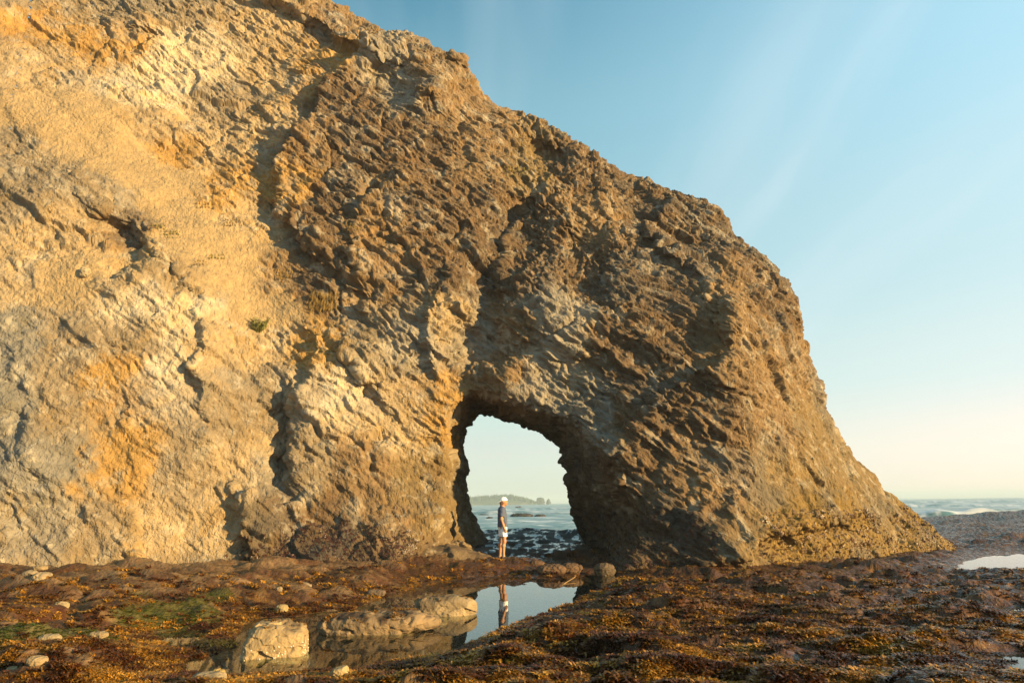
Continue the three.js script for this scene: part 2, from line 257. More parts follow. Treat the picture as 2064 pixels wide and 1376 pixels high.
// folds of the face: kind, width, height, line in the photograph. scarp: the right-hand side of the line (walking along it) stands proud
const FOLDS = [
  ['scarp', 2.4, 1.0, [[735, 112], [700, 100], [640, 62], [560, 18]]],
  ['scarp', 3.0, 0.8, [[600, 480], [548, 430], [556, 335], [622, 250], [650, 170], [735, 112]]],
  ['groove', 0.5, 0.6, [[228, 452], [252, 480], [238, 530]]],
  ['scarp', 1.6, 0.38, [[400, 800], [385, 735], [398, 680], [408, 605], [352, 542], [292, 482], [235, 440]]],
  ['scarp', 1.0, 0.25, [[80, 960], [40, 860], [48, 780], [10, 690]]],
  ['groove', 0.3, 0.55, [[572, 835], [562, 900], [572, 985]]],
  ['scarp', 1.8, 0.5, [[490, 1100], [480, 990], [560, 980], [572, 900], [580, 830], [640, 700]]],
  ['groove', 0.9, 0.7, [[1055, 425], [1040, 520], [990, 610], [955, 730]]],
  ['groove', 0.6, 0.5, [[1165, 480], [1190, 540], [1185, 590]]],
  ['groove', 0.8, 0.45, [[1010, 700], [1080, 720], [1200, 790]]],
  ['scarp', 2.4, 0.2, [[1435, 1070], [1452, 980], [1458, 820], [1450, 700], [1440, 600]]],
  ['ridge', 0.45, 0.1, [[1456, 650], [1462, 820], [1456, 990]]],
  ['scarp', 1.4, 0.5, [[1500, 1112], [1560, 1085], [1620, 1066], [1700, 1060]].reverse()],
  ['scarp', 1.2, 0.35, [[760, 800], [700, 742], [625, 680]]],
  ['scarp', 1.2, 0.4, [[1430, 770], [1380, 745], [1325, 715]]],
  ['scarp', 1.0, 0.35, [[1560, 600], [1490, 640], [1480, 700]]],
  ['scarp', 2.0, 0.65, [[1005, 650], [992, 560], [1010, 480], [1060, 408], [1120, 398]]], ['scarp', 1.8, 0.55, [[1436, 640], [1400, 560], [1318, 505], [1285, 455], [1330, 425]]], ['scarp', 1.6, 0.45, [[1225, 905], [1290, 845], [1335, 765], [1420, 735]]], ['scarp', 1.6, 0.45, [[720, 560], [700, 480], [740, 400], [800, 360]]], ['scarp', 1.3, 0.4, [[860, 720], [850, 640], [900, 560]]],
  ['blob', 0.9, 0.75, [[868, 195]]], ['blob', 1.3, -0.8, [[785, 165]]], ['blob', 0.8, -1.0, [[1098, 298]]], ['blob', 0.55, -0.5, [[1545, 570]]], ['blob', 0.7, 0.45, [[885, 1068]]], ['blob', 0.9, 0.5, [[800, 1108]]], ['blob', 0.6, 0.4, [[650, 1110]]],
  ['blob', 1.1, -0.5, [[1380, 470]]], ['blob', 0.9, -0.4, [[690, 640]]], ['blob', 0.7, 0.4, [[1000, 745]]], ['blob', 0.6, -0.4, [[560, 410]]],
  ['scarp', 1.2, 0.4, [[300, 90], [320, 75], [285, 58]]], ['scarp', 1.3, 0.18, [[190, 430], [150, 370], [165, 335]]], ['scarp', 1, 0.3, [[300, 560], [240, 600], [205, 560]]],
].map(([k, w, h, l]) => [k, w, h, l.map(([x, y]) => { const p = onFace(x, y); return [p.x, p.y]; })]);
const faceZ = plane2(XA, YA, XB, YB, ST, (x, y) => {
  let z = coarseZ(x, y);
  const wx = x + 0.5 * fbm(x * 1.1, y * 1.1, 3, 3, 5, 0.65), wy = y + 0.5 * fbm(x * 1.1, y * 1.1, 9, 3, 6, 0.65);
  for (const [k, w, h, l] of FOLDS) {
    if (k === 'blob') { const d = Math.hypot(wx - l[0][0], wy - l[0][1]) / w; if (d < 3) z += h * Math.exp(-d * d * 1.2); continue; }
    const d = lineDist(wx, wy, l) / w; if (d > 3) continue;
    if (k === 'groove') z -= h * Math.exp(-d * d); else if (k === 'ridge') z += h * Math.exp(-d * d);
    else if (SD.side < 0) z += h * Math.exp(-d * 1.6) * smoothstep(d, 0, 0.08);
  }
  return z;
});
const OUTLINE = [...edgeW.map((e) => [e[0], e[1]]), [16, -6], [-40, -6], [-40, 40], [edgeW[0][0], 40]];
const inside = plane2(XA, YA, XB, YB, ST, (x, y) => polyDist(x, y, OUTLINE));
const mouthFront = [[905, 1230], [904, 1090], [902, 1000], [900, 900], [912, 832], [935, 800], [975, 788], [1040, 808], [1110, 832], [1155, 855], [1192, 905], [1222, 965], [1246, 1040], [1238, 1100], [1206, 1150], [1195, 1230]].map(([x, y]) => { const p = P(x, y, 21.6); return [p.x, p.y]; });
const mouthBack = [[1010, 1180], [985, 1090], [972, 1063], [948, 1030], [944, 1010], [938, 962], [949, 948], [936, 905], [932, 885], [944, 860], [964, 826], [1003, 838], [1066, 864], [1096, 876], [1128, 898], [1148, 940], [1153, 990], [1160, 1030], [1172, 1065], [1180, 1090], [1184, 1180]].map(([x, y]) => { const p = P(x, y, 25.6); return [p.x, p.y]; });
const sdFront = plane2(-6, -1.5, 8, 8, 0.08, (x, y) => polyDist(x, y, mouthFront)), sdBack = plane2(-6, -1.5, 8, 8, 0.08, (x, y) => polyDist(x, y, mouthBack));
const smin = (a, b, k) => { const h = Math.max(k - Math.abs(a - b), 0) / k; return Math.min(a, b) - h * h * k * 0.25; };
const KNOB = P(919, 122, 28.6);                                       // a stub of rock on the skyline
function cliffField(x, y, z) {
  const zf = faceZ(x, y);
  let v = zf - z;
  if (v > 11 || v < -1.6) return v > 11 ? 11 - v : v;
  const s = inside(x, y), hole = x > -6 && x < 8 && y < 8;
  if (v > 1.5 && v < 8 && s > 2.4 && !hole) return v;
  v += 0.30 * fbm(x * 0.42, y * 0.42, z * 0.42, 2, 11) + 0.10 * noise3(x * 1.5, y * 1.9, z * 1.5, 17);
  v = smin(v, s + 0.10 + 0.20 * noise3(x * 1.3, y * 1.3, z * 0.6, 23), 0.9);
  if (y > 17) v = Math.max(v, 0.42 - Math.hypot(x - KNOB.x, (y - KNOB.y) * 0.8, z - KNOB.z) + 0.1 * noise3(x * 4, y * 4, z * 4, 29));
  v = Math.min(v, z - zf + 9.5);
  if (hole) {
    const t = (-z - 21.2) / (25.6 - 21.2);
    let o = lerp(sdFront(x, y), sdBack(x, y), clamp(t, -0.5, 1));
    o += Math.max(0, -z - 25.9) * 0.45;
    o += 0.10 * noise3(x * 1.4, y * 1.4, z * 1.1, 31);
    v = smin(v, -o, 0.35);
  }
  return v;
}
// kind of rock at a place: nearest spots, borders wandering with noise
const kindMaps = (() => {
  const st = 0.14, nx = Math.ceil((XB - XA) / st) + 1, ny = Math.ceil((YB - YA) / st) + 1, K = ['r', 'g', 'b', 'amp', 'wet', 'sand'], a = K.map(() => new Float32Array(nx * ny));
  for (let j = 0, n = 0; j < ny; j++) for (let i = 0; i < nx; i++, n++) {
    const qx = XA + i * st, qy = YA + j * st; let w = 1e-6; const v = [0.3e-6, 0.22e-6, 0.13e-6, 0.6e-6, 0, 0];
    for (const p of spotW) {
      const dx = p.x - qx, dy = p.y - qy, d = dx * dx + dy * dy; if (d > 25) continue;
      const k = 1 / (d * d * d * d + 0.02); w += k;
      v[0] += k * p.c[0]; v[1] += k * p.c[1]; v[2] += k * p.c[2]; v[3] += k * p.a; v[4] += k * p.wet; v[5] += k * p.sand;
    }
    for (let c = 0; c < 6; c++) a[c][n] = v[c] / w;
  }
  return (x, y, out) => {
    const u = clamp((x - XA) / st, 0, nx - 1.001), v = clamp((y - YA) / st, 0, ny - 1.001), i = u | 0, j = v | 0, fx = u - i, fy = v - j, n = j * nx + i;
    for (let c = 0; c < 6; c++) { const q = a[c]; out[K[c]] = (q[n] * (1 - fx) + q[n + 1] * fx) * (1 - fy) + (q[n + nx] * (1 - fx) + q[n + nx + 1] * fx) * fy; }
    return out;
  };
})();
const R = { r: 0, g: 0, b: 0, amp: 0, wet: 0, sand: 0 };
function rockAt(x, y, z) {
  const qx = x + 0.55 * fbm(x * 0.7, y * 0.7, z * 0.7, 4, 51) + 0.26 * noise3(x * 3, y * 3, z * 3, 55) + 0.12 * noise3(x * 9, y * 9, z * 9, 56), qy = y + 0.55 * fbm(x * 0.7, y * 0.7, z * 0.7, 4, 71) + 0.26 * noise3(x * 3, y * 3, z * 3, 75) + 0.12 * noise3(x * 9, y * 9, z * 9, 76);
  return kindMaps(qx, qy, R);
}
const seen = new Map();                                               // nearest face of the cliff behind each few spots of the photograph
const toPixel = (() => { const m = camera.matrixWorldInverse.copy(camera.matrixWorld).invert(), q = V(0, 0, 0); return (x, y, z) => { q.set(x, y, z).applyMatrix4(m); return [1032 - F * q.x / q.z, 688 + F * q.y / q.z, -q.z]; }; })();
function cliffAt(px, py) { let b = null; for (let j = -1; j <= 1; j++) for (let i = -1; i <= 1; i++) { const c = seen.get((Math.floor(px / 6) + i) * 4096 + Math.floor(py / 6) + j); if (c && (!b || (i === 0 && j === 0))) b = c; } return b ?? P(px, py, 22); }
const cliffPts = [];                                                  // places on the foot of the cliff where weed can hold
{
  const t0 = Date.now();
  let { pos, idx } = surfaceNets(cliffField, [-25.5, -1.2, -37.5], [18, 28.5, -16.2], 0.12);
  // split every face that looks towards the viewer into four
  const n0 = pos.length / 3, g0 = geom(pos, idx), nor0 = g0.attributes.normal.array;
  const P2 = Array.from(pos), mids = new Map(), out = [], N2 = Array.from(nor0);
  const mid = (a, b) => {
    const k = a < b ? a * 16777216 + b : b * 16777216 + a; let m = mids.get(k);
    if (m === undefined) { m = P2.length / 3; mids.set(k, m); for (let c = 0; c < 3; c++) { P2.push((P2[a * 3 + c] + P2[b * 3 + c]) / 2 ); N2.push(nor0[a * 3 + c] + nor0[b * 3 + c]); } }
    return m;
  };
  for (let i = 0; i < idx.length; i += 3) {
    const a = idx[i], b = idx[i + 1], c = idx[i + 2], x = pos[a * 3], y = pos[a * 3 + 1], z = pos[a * 3 + 2];
    const f = -(nor0[a * 3] * x + nor0[a * 3 + 1] * (y - 1.9) + nor0[a * 3 + 2] * z) / Math.hypot(x, y - 1.9, z);
    if (f < -0.45 && !(Math.abs(x) < 5 && y < 7)) { out.push(a, b, c); continue; }
    if (Math.abs(x) > 0.80 * -z + 0.4) { out.push(a, b, c); continue; }
    const ab = mid(a, b), bc = mid(b, c), ca = mid(c, a); out.push(a, ab, ca, ab, b, bc, ca, bc, c, ab, bc, ca);
  }
  const n = P2.length / 3; pos = new Float32Array(P2); const col = new Float32Array(n * 3), uv = new Float32Array(n * 2);
  const ca = Math.cos(degToRad(36)), sa = Math.sin(degToRad(36));
  for (let i = 0; i < n; i++) {
    const x = pos[i * 3], y = pos[i * 3 + 1], z = pos[i * 3 + 2];
    let nx = N2[i * 3], ny = N2[i * 3 + 1], nz = N2[i * 3 + 2]; const l = Math.hypot(nx, ny, nz) || 1; nx /= l; ny /= l; nz /= l;
    const r = rockAt(x, y, z), amp = r.amp;
    // bedding dips down to the right; flatter near the middle of the block
    const bed = clamp((x - 0.5) / 4, 0, 1) * clamp((8 - x) / 3, 0, 1) * clamp((y - 6) / 4, 0, 1), c2 = lerp(ca, 0.995, bed), s2 = lerp(sa, 0.1, bed);
    const wv = 0.30 * fbm(x * 0.9, y * 0.9, z * 0.9, 3, 81), wu = 0.30 * fbm(x * 0.9, y * 0.9, z * 0.9, 3, 85);
    const u = (x * c2 - y * s2) + wu, v = (x * s2 + y * c2) + wv, w = z + wu;
    let d = 0, tone = 0; const wu2 = 0.5 * fbm(x * 0.5, y * 0.5, z * 0.5, 3, 87);
    facets((u + wu2) * 0.34, (v + wu2) * 0.55, w * 0.45, 97, 0.75); d += 0.26 * FC.h * (0.3 + 0.7 * smoothstep(FC.edge, 0, 0.08)) - 0.10 * (1 - smoothstep(FC.edge, 0, 0.05)); tone += (FC.tone - 0.5) * 0.3;
    const va = clamp(1 + 1.5 * noise3(x * 0.45, y * 0.45, z * 0.45, 191), 0.2, 1.8), vb = clamp(1 + 1.8 * noise3(x * 0.7 + 5, y * 0.7, z * 0.7, 193), 0.12, 1.9);
    facets(u * 0.46, v * 1.35, w * 0.8, 101, 0.55); const off = FC.tone * 0.8; d += va * (0.16 * FC.h * (0.3 + 0.7 * smoothstep(FC.edge, 0, 0.10)) - 0.07 * (1 - smoothstep(FC.edge, 0, 0.08))); tone += (FC.tone - 0.5) * 0.35;
    facets(u * 1.0, v * 3.3, w * 1.8, 113, 0.7); d += vb * (0.065 * FC.h * (0.4 + 0.6 * smoothstep(FC.edge, 0, 0.12)) - 0.045 * (1 - smoothstep(FC.edge, 0, 0.12))); tone += (FC.tone - 0.5) * 0.3;
    facets(u * 2.6, v * 7.2, w * 4.2, 127, 0.8); d += 0.06 * FC.h; tone += (FC.tone - 0.5) * 0.35;
    d += 0.10 * fbm(u * 1.6, v * 4.2, w * 2.6, 4, 141, 0.6);
    { const b1 = v * 1.7 + off + 0.5 * fbm(u * 0.8, v, w, 3, 145), t1 = b1 - Math.floor(b1), b2 = v * 4.6 + off * 2 + 0.35 * fbm(u * 1.6, v * 2, w, 3, 147), t2 = b2 - Math.floor(b2);   // beds standing out and breaking off underneath
      d += clamp(2.0 - va - 0.2, 0, 1.4) * (0.10 * (1 - t1) * smoothstep(t1, 0, 0.10) - 0.05) + clamp(1.9 - vb, 0, 1.3) * (0.055 * (1 - t2) * smoothstep(t2, 0, 0.15) - 0.02); }
    const lam = noise3(u * 1.1, v * 8.5, w * 1.1, 151); d += 0.06 * (2 - va) * Math.abs(lam);          // thin beds
    d *= lerp(0.22, 1.12, amp) * (1 - 0.6 * r.sand);
    d += 0.012 * fbm(x * 9, y * 9, z * 9, 2, 161) + 0.05 * lerp(0.25, 1, amp) * fbm(x * 1.3, y * 1.3, z * 1.3, 3, 171);
    // long open cracks on the smooth pale wall
    if (amp < 0.65) {
      const gate = smoothstep(noise3(x * 0.5, y * 0.5, z * 0.5, 187), -0.3, 0.15) * (1 - r.sand) * smoothstep(amp, 0.66, 0.45);
      facets((u + 0.7 * wu2) * 0.42, (v - 0.7 * wu2) * 0.9, w * 0.4, 183, 0.6); d += (0.10 * FC.h - 0.17 * (1 - smoothstep(FC.edge, 0.01, 0.06))) * gate;
      facets(u * 1.3 + 0.4 * wv, v * 2.4, w * 1.2, 185, 0.7); d += (0.05 * FC.h - 0.06 * (1 - smoothstep(FC.edge, 0.01, 0.08))) * gate;
      d += 0.025 * fbm(u * 1.5, v * 9, w * 2, 3, 189) * (1 - r.sand);
    }
    pos[i * 3] = x + nx * d; pos[i * 3 + 1] = y + ny * d; pos[i * 3 + 2] = z + nz * d;
    { const [sx, sy] = toPixel(pos[i * 3], pos[i * 3 + 1], pos[i * 3 + 2]), k = Math.floor(sx / 6) * 4096 + Math.floor(sy / 6), c = seen.get(k); if (sy > 0 && sx > 0 && sx < 2064 && (!c || c.z < pos[i * 3 + 2])) { const p = V(pos[i * 3], pos[i * 3 + 1], pos[i * 3 + 2]); p.n = V(nx, ny, nz); seen.set(k, p); } }
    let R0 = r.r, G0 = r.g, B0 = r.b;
    const stain = smoothstep(fbm(x * 1.0, y * 0.45, z * 1.0, 5, 201, 0.62), 0.06, 0.26) * (1 - r.wet) * (1 - 0.8 * r.sand) * 0.5;        // iron stain
    R0 = lerp(R0, R0 * 0.98, stain); G0 = lerp(G0, G0 * 0.84, stain); B0 = lerp(B0, B0 * 0.52, stain);
    const chalk = smoothstep(fbm(u * 1.4, v * 1.6, w * 1.4, 5, 211, 0.62), 0.13, 0.24) * 0.42 * (1 - r.wet) * (1 - r.sand);  // pale mineral crust
    R0 = lerp(R0, 0.36, chalk); G0 = lerp(G0, 0.31, chalk); B0 = lerp(B0, 0.225, chalk);
    const grey = smoothstep(fbm(x * 0.5 + 9, y * 0.5, z * 0.5, 3, 221), 0.05, 0.3) * 0.45 * (1 - r.sand);
    const m = (R0 + G0 + B0) / 3; R0 = lerp(R0, m * 1.07, grey); G0 = lerp(G0, m * 1.0, grey); B0 = lerp(B0, m * 0.87, grey);
    const vein = Math.abs(fbm(u * 0.9 + 4, v * 0.9, w * 0.9, 3, 231)); if (vein < 0.012 && r.sand < 0.4 && r.wet < 0.4) { R0 = lerp(R0, 0.38, 0.4); G0 = lerp(G0, 0.33, 0.4); B0 = lerp(B0, 0.25, 0.4); }
    const k = 1 + tone * 0.55 * lerp(0.35, 1, amp) + 0.22 * fbm(x * 5, y * 5, z * 5, 3, 241);
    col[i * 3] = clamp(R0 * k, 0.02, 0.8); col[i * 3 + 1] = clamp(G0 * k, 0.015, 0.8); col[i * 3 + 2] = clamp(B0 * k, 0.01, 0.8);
    uv[i * 2] = (x - z * 0.7) / 1.9; uv[i * 2 + 1] = (y + z * 0.2) / 1.9;
    if (r.wet > 0.35 && y < 1.6 && nz > -0.1 && hr(i, 1, 2, 3) < 0.5) cliffPts.push([pos[i * 3], pos[i * 3 + 1], pos[i * 3 + 2], nx, ny, nz, r.wet, r.r]);
  }
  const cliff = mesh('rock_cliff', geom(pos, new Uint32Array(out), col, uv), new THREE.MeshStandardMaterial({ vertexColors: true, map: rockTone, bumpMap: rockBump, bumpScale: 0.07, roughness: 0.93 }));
  tag(cliff, 'tall sunlit sandstone cliff pierced by a sea arch at its foot', 'cliff', null, 'structure');
  console.log('cliff', out.length / 3, 'triangles', Date.now() - t0, 'ms');
}

// ------------------------------------------------------------------ the wet rock shelf in front of, under and behind the cliff
const GROUND = [
  [0, 1140, .52], [0, 1180, .42], [0, 1250, .3], [0, 1376, .14], [200, 1130, .5], [200, 1200, .38], [200, 1300, .16], [200, 1376, .03], [400, 1124, .46], [400, 1180, .36], [400, 1250, .14], [330, 1376, .0], [500, 1400, .02], [600, 1130, .36], [600, 1180, .22], [600, 1225, .08], [750, 1148, .30], [750, 1185, .12], [870, 1150, .22], [880, 1128, .34],
  [950, 1150, .17], [1010, 1126, .27], [1060, 1140, .22], [1130, 1150, .16], [1130, 1122, .27], [1185, 1142, .03], [1235, 1150, .05], [940, 1110, .42], [1200, 1120, .3],
  [1000, 1090, .50], [1090, 1092, .47], [1160, 1085, .55], [1000, 1070, .70], [1100, 1070, .70], [1165, 1068, .8],
  [1300, 1166, .08], [1500, 1152, .12], [1700, 1142, .1], [1880, 1128, .07], [2064, 1164, .07], [1900, 1166, .1], [2300, 1180, .1],
  [1260, 1220, .13], [1110, 1254, .14], [1000, 1296, .14], [1200, 1300, .26], [1400, 1250, .18], [1400, 1376, .3], [1100, 1376, .3], [850, 1352, .09], [650, 1376, .05], [1700, 1220, .14], [1700, 1376, .24], [1850, 1226, .05], [2064, 1220, .08], [2064, 1320, .01], [2064, 1376, .12], [1900, 1300, .08], [2400, 1376, .1], [-300, 1376, .15], [-300, 1180, .5],
  [2000, 1085, .18], [2064, 1066, .3], [1880, 1043, .5], [1950, 1052, .36], [2064, 1040, .5], [2300, 1050, .5],
].map(([x, y, h]) => { const p = onLevel(x, y, h); return [p.x, p.z, h]; }).concat([[0, -32, .7], [0, -36, -.6], [0, -41, -1.6], [8, -34, -.2], [10, -44, -1.8], [-10, -36, -1], [22, -38, .3], [30, -60, -1.6], [44, -62, -1.6], [60, -60, -1.5], [50, -46, -.2], [0, 0, .3], [-6, -2, .2], [6, -2, .3], [-30, -10, .6], [30, -10, .1], [-30, -30, .5], [60, -30, .0], [20, -75, -3], [60, -80, -3], [-20, -60, -3]]);
const baseG = (() => { const s = spline2(GROUND, 0.05); return plane2(-60, -90, 75, 6, 0.5, s); })();
const pool = (l) => l.map(([x, y]) => { const p = onLevel(x, y, 0); return [p.x, p.z]; });
const POOLS = [
  pool([[856, 1174], [900, 1170], [946, 1175], [970, 1166], [1040, 1160], [1100, 1166], [1150, 1168], [1180, 1156], [1250, 1154], [1255, 1164], [1220, 1186], [1184, 1200], [1168, 1213], [1106, 1236], [1056, 1253], [1008, 1274], [962, 1297], [908, 1320], [855, 1326], [796, 1336], [735, 1352], [690, 1358], [640, 1352], [580, 1360], [530, 1362], [480, 1372], [400, 1362], [330, 1358], [345, 1340], [420, 1318], [458, 1300], [474, 1262], [520, 1244], [600, 1240], [650, 1230], [700, 1228], [760, 1204], [810, 1188]]),
  pool([[1915, 1152], [1938, 1132], [1985, 1120], [2064, 1114], [2260, 1106], [2260, 1150], [2064, 1149], [1990, 1148]]),
  pool([[292, 1278], [330, 1268], [432, 1268], [424, 1288], [372, 1308], [322, 1304]]),
];
const poolSD = plane2(-12, -26, 36, -6, 0.07, (x, z) => Math.max(...POOLS.map((p) => polyDist(x, z, p))));
function knobs(x, z, s) {                                            // rounded lumps: the height falls off from each lump's own centre
  const ix = Math.floor(x), iz = Math.floor(z); let best = 0;
  for (let k = -1; k <= 1; k++) for (let i = -1; i <= 1; i++) { const h = ih(ix + i, 7, iz + k, s), dx = x - ix - i - (h & 1023) / 1023, dz = z - iz - k - ((h >>> 10) & 1023) / 1023, r = 0.45 + 0.5 * ((h >>> 20) & 255) / 255, q = 1 - (dx * dx + dz * dz) / (r * r); if (q > 0) best = Math.max(best, Math.sqrt(q) * r * (0.4 + 0.6 * (h >>> 28) / 15)); }
  return best;
}
function mounds(x, z) {                                              // long low ribs of rock, with knobs on them
  const u = x * 0.92 + z * 0.38, v = -x * 0.30 + z * 0.95, wq = 0.5 * fbm(x * 0.6, 2, z * 0.6, 3, 301);
  let h = 0.13 * fbm(u * 0.30, 5, v * 0.75 + wq, 3, 311) + 0.12 * fbm(u * 0.8 + wq, 1, v * 1.7, 4, 321);
  const rib = 1 - Math.abs(noise3(u * 0.35 + wq, 3, v * 1.5 + wq * 2, 331)) * 2; h += 0.06 * rib * rib * Math.sign(rib);
  return h;
}
const STAND = onLevel(1013, 1126.5, 0.26);
const PUDDLES = [[2062, 1326, .5, .22], [2070, 1356, .3, .16], [1890, 1210, .4, .15], [1862, 1300, .22, .1]].map(([x, y, a, b]) => { const p = onLevel(x, y, 0.062); return [p.x, p.z, a, b]; });
function groundY(x, z, fine = true) {
  let y = baseG(x, z);
  const sharp = clamp(2.1 - -z / 15, 0.15, 1), calm = z < -21 && z > -33 && x > -4 && x < 5 ? 0.5 : z < -30 ? 0.45 : 1, stand = smoothstep(Math.hypot(x - STAND.x, z - STAND.z), 0.3, 1.6); y = lerp(0.26, y, stand);
  const far = clamp((-z - 8) / 20, 0, 1);
  y += mounds(x, z) * calm * stand * lerp(1, 1.3, far) + (z < -27 && x > 12 ? mounds(x * 0.35 + 9, z * 0.28) * 1.8 * smoothstep(-z, 27, 34) : 0);
  if (fine) {
    const k1 = smoothstep(noise3(x * 0.5, 8, z * 0.8, 345), -0.25, 0.3), wx = 0.25 * noise3(x * 2, 1, z * 2, 346), wz = 0.25 * noise3(x * 2, 4, z * 2, 347);
    y += calm * lerp(0.25, 1, stand) * (0.10 + 0.22 * k1) * knobs((x + wx) * 1.1 + z * 0.3, (z + wz) * 1.35 - x * 0.3, 341) + 0.09 * knobs((x + wx) * 2.7, (z + wz) * 3.2, 351) * calm * sharp - 0.09 * calm * stand;
    y += 0.045 * sharp * fbm(x * 3.5, 2, z * 5, 4, 361, 0.6);
  }
  if (x > -12 && x < 36 && z > -26 && z < -6) {
    const s = poolSD(x, z) + 0.10 * noise3(x * 2.2, 4, z * 2.2, 371) + 0.05 * noise3(x * 7, 4, z * 7, 372);
    if (s > 0) y = lerp(Math.min(y, 0.015), -0.45 + 0.1 * noise3(x, 1, z, 5), smoothstep(s, 0, 0.9));
    else y = Math.max(lerp(0.02, y, smoothstep(-s, 0, 1.1)), 0.012 + 0.12 * Math.min(-s, 0.5) * smoothstep(y, -0.1, 0.1));
  }
  if (x > 4 && z > -16) for (const [px, pz, a, b] of PUDDLES) { const d = Math.hypot((x - px) / a, (z - pz) / b) + 0.5 * noise3(x * 3, 2, z * 3, 377); if (d < 3.2) y = lerp(0.045, y, smoothstep(d, 0.35, 3.2)); }
  return y;
}
const wetTile = tile(512, (u, v) => { const a = tnoise(u, v, 12, 4, 33); return 0.1 + 0.62 * smoothstep(a, -0.22, -0.02); });
const dampTile = tile(512, (u, v) => { const a = tnoise(u, v, 10, 4, 35); return 0.18 + 0.5 * smoothstep(a, -0.16, 0.14); });
const GC = { mud: [0.085, 0.047, 0.022], plum: [0.15, 0.085, 0.045], tan: [0.33, 0.245, 0.135], red: [0.105, 0.042, 0.016], gold: [0.23, 0.135, 0.03], green: [0.105, 0.15, 0.025], dark: [0.028, 0.027, 0.022] };
for (const c of Object.values(GC)) for (let i = 0; i < 3; i++) c[i] *= [0.62, 0.52, 0.48][i];
const GREEN = [[360, 1232, 0.9, .45], [300, 1240, .6, .3], [140, 1285, 1.1, .22], [40, 1292, .8, .22], [200, 1270, .7, .2], [230, 1290, .5, .15], [420, 1212, .5, .25], [270, 1218, .35, .2], [960, 1362, .3, .12], [985, 1356, .2, .1]].map(([x, y, a, b]) => { const p = onLevel(x, y, 0.2); return [p.x, p.z, a, b]; });
const greenAt = (x, z) => { let g = 0; const n = 0.5 * fbm(x * 2, 3, z * 3, 3, 401); for (const [gx, gz, a, b] of GREEN) g = Math.max(g, 1 - Math.hypot((x - gx) / a, (z - gz) / (b * 2.2)) + n); return g; };
{
  const cols = 1000, rows = 450, pos = new Float32Array(cols * rows * 3), col = new Float32Array(cols * rows * 3), uv = new Float32Array(cols * rows * 2), A = degToRad(46);
  for (let j = 0, n = 0; j < rows; j++) for (let i = 0; i < cols; i++, n++) {
    const t = j / (rows - 1), off = t < 0.03 ? lerp(1600, 425, t / 0.03) : lerp(425, 29, Math.pow((t - 0.03) / 0.97, 0.92)), d = 1.87 * F / off;
    const x = Math.tan(lerp(-A, A, i / (cols - 1))) * d, z = -d, y = groundY(x, z);
    pos[n * 3] = x; pos[n * 3 + 1] = y; pos[n * 3 + 2] = z;
    const left = smoothstep(-x, -1, 4), b = fbm(x * 0.7, 3, z * 1.3, 4, 411), b2 = fbm(x * 2.2, 6, z * 3.6, 4, 421), b3 = fbm(x * 7, 6, z * 9, 3, 431);
    const c = [...GC.mud], mix = (k, w) => { w = clamp(w, 0, 1); const q = GC[k]; c[0] = lerp(c[0], q[0], w); c[1] = lerp(c[1], q[1], w); c[2] = lerp(c[2], q[2], w); };
    mix('plum', smoothstep(b, -0.1, 0.25)); mix('red', smoothstep(b2 + 0.4 * b, 0.02, 0.25) * 0.85);
    mix('gold', smoothstep(b2 - 0.5 * b + 0.3 * b3, 0.12, 0.35) * 0.75);
    const crest = mounds(x, z);
    mix('tan', smoothstep(crest + 0.12 * b2 + 0.05 * left, 0.06, 0.16) * (0.6 + 0.25 * left));
    const foot = x < -4.5 ? smoothstep(-z, 15.6 - 0.12 * (x + 4), 17.4 - 0.15 * (x + 4)) * smoothstep(-x, 4.5, 7.5) : 0;
    mix('tan', foot * (0.75 + b2));
    mix('green', smoothstep(greenAt(x, z), 0.02, 0.4) * 0.6);
    if (y < 0) mix('dark', smoothstep(-y, 0, 0.12) * 0.92);
    const k = 1 + 0.5 * b3; for (let q = 0; q < 3; q++) col[n * 3 + q] = clamp(c[q] * k, 0.008, 0.6);
    uv[n * 2] = x / 1.3; uv[n * 2 + 1] = z / 1.3;
  }
  const dry = [], wet = [];
  for (let j = 0; j < rows - 1; j++) for (let i = 0; i < cols - 1; i++) {
    const n = j * cols + i, x = pos[n * 3], z = pos[n * 3 + 2], k = hr(i >> 2, j >> 2, 1, 9) * 0.5;
    const l = x > -3.6 && x < 4.6 && z < -21.4 - k && z > -33 ? wet : dry;
    l.push(n, n + 1, n + cols, n + 1, n + cols + 1, n + cols);
  }
  const g = geom(pos, new Uint32Array(dry), col, uv);
  const shelf = mesh('rock_shelf_ground', g, new THREE.MeshPhysicalMaterial({ vertexColors: true, map: rockTone, bumpMap: rockBump, bumpScale: 0.035, roughness: 1, roughnessMap: dampTile, specularIntensity: 0.45 }));
  tag(shelf, 'brown tidal rock shelf in front of the cliff, ribbed and wet', 'ground', null, 'structure');
  // only the vertices that the wet part uses
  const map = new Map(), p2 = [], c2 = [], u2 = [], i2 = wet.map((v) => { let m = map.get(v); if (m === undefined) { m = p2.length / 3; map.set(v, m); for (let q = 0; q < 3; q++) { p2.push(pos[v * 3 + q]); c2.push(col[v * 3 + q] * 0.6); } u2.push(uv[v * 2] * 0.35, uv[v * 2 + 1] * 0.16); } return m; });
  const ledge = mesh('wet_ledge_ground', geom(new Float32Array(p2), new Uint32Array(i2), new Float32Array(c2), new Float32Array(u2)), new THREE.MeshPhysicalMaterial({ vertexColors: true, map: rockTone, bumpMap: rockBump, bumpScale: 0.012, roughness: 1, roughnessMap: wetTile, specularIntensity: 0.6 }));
  tag(ledge, 'dark dripping ledge rising through the arch towards the sea', 'ground', null, 'structure');
}
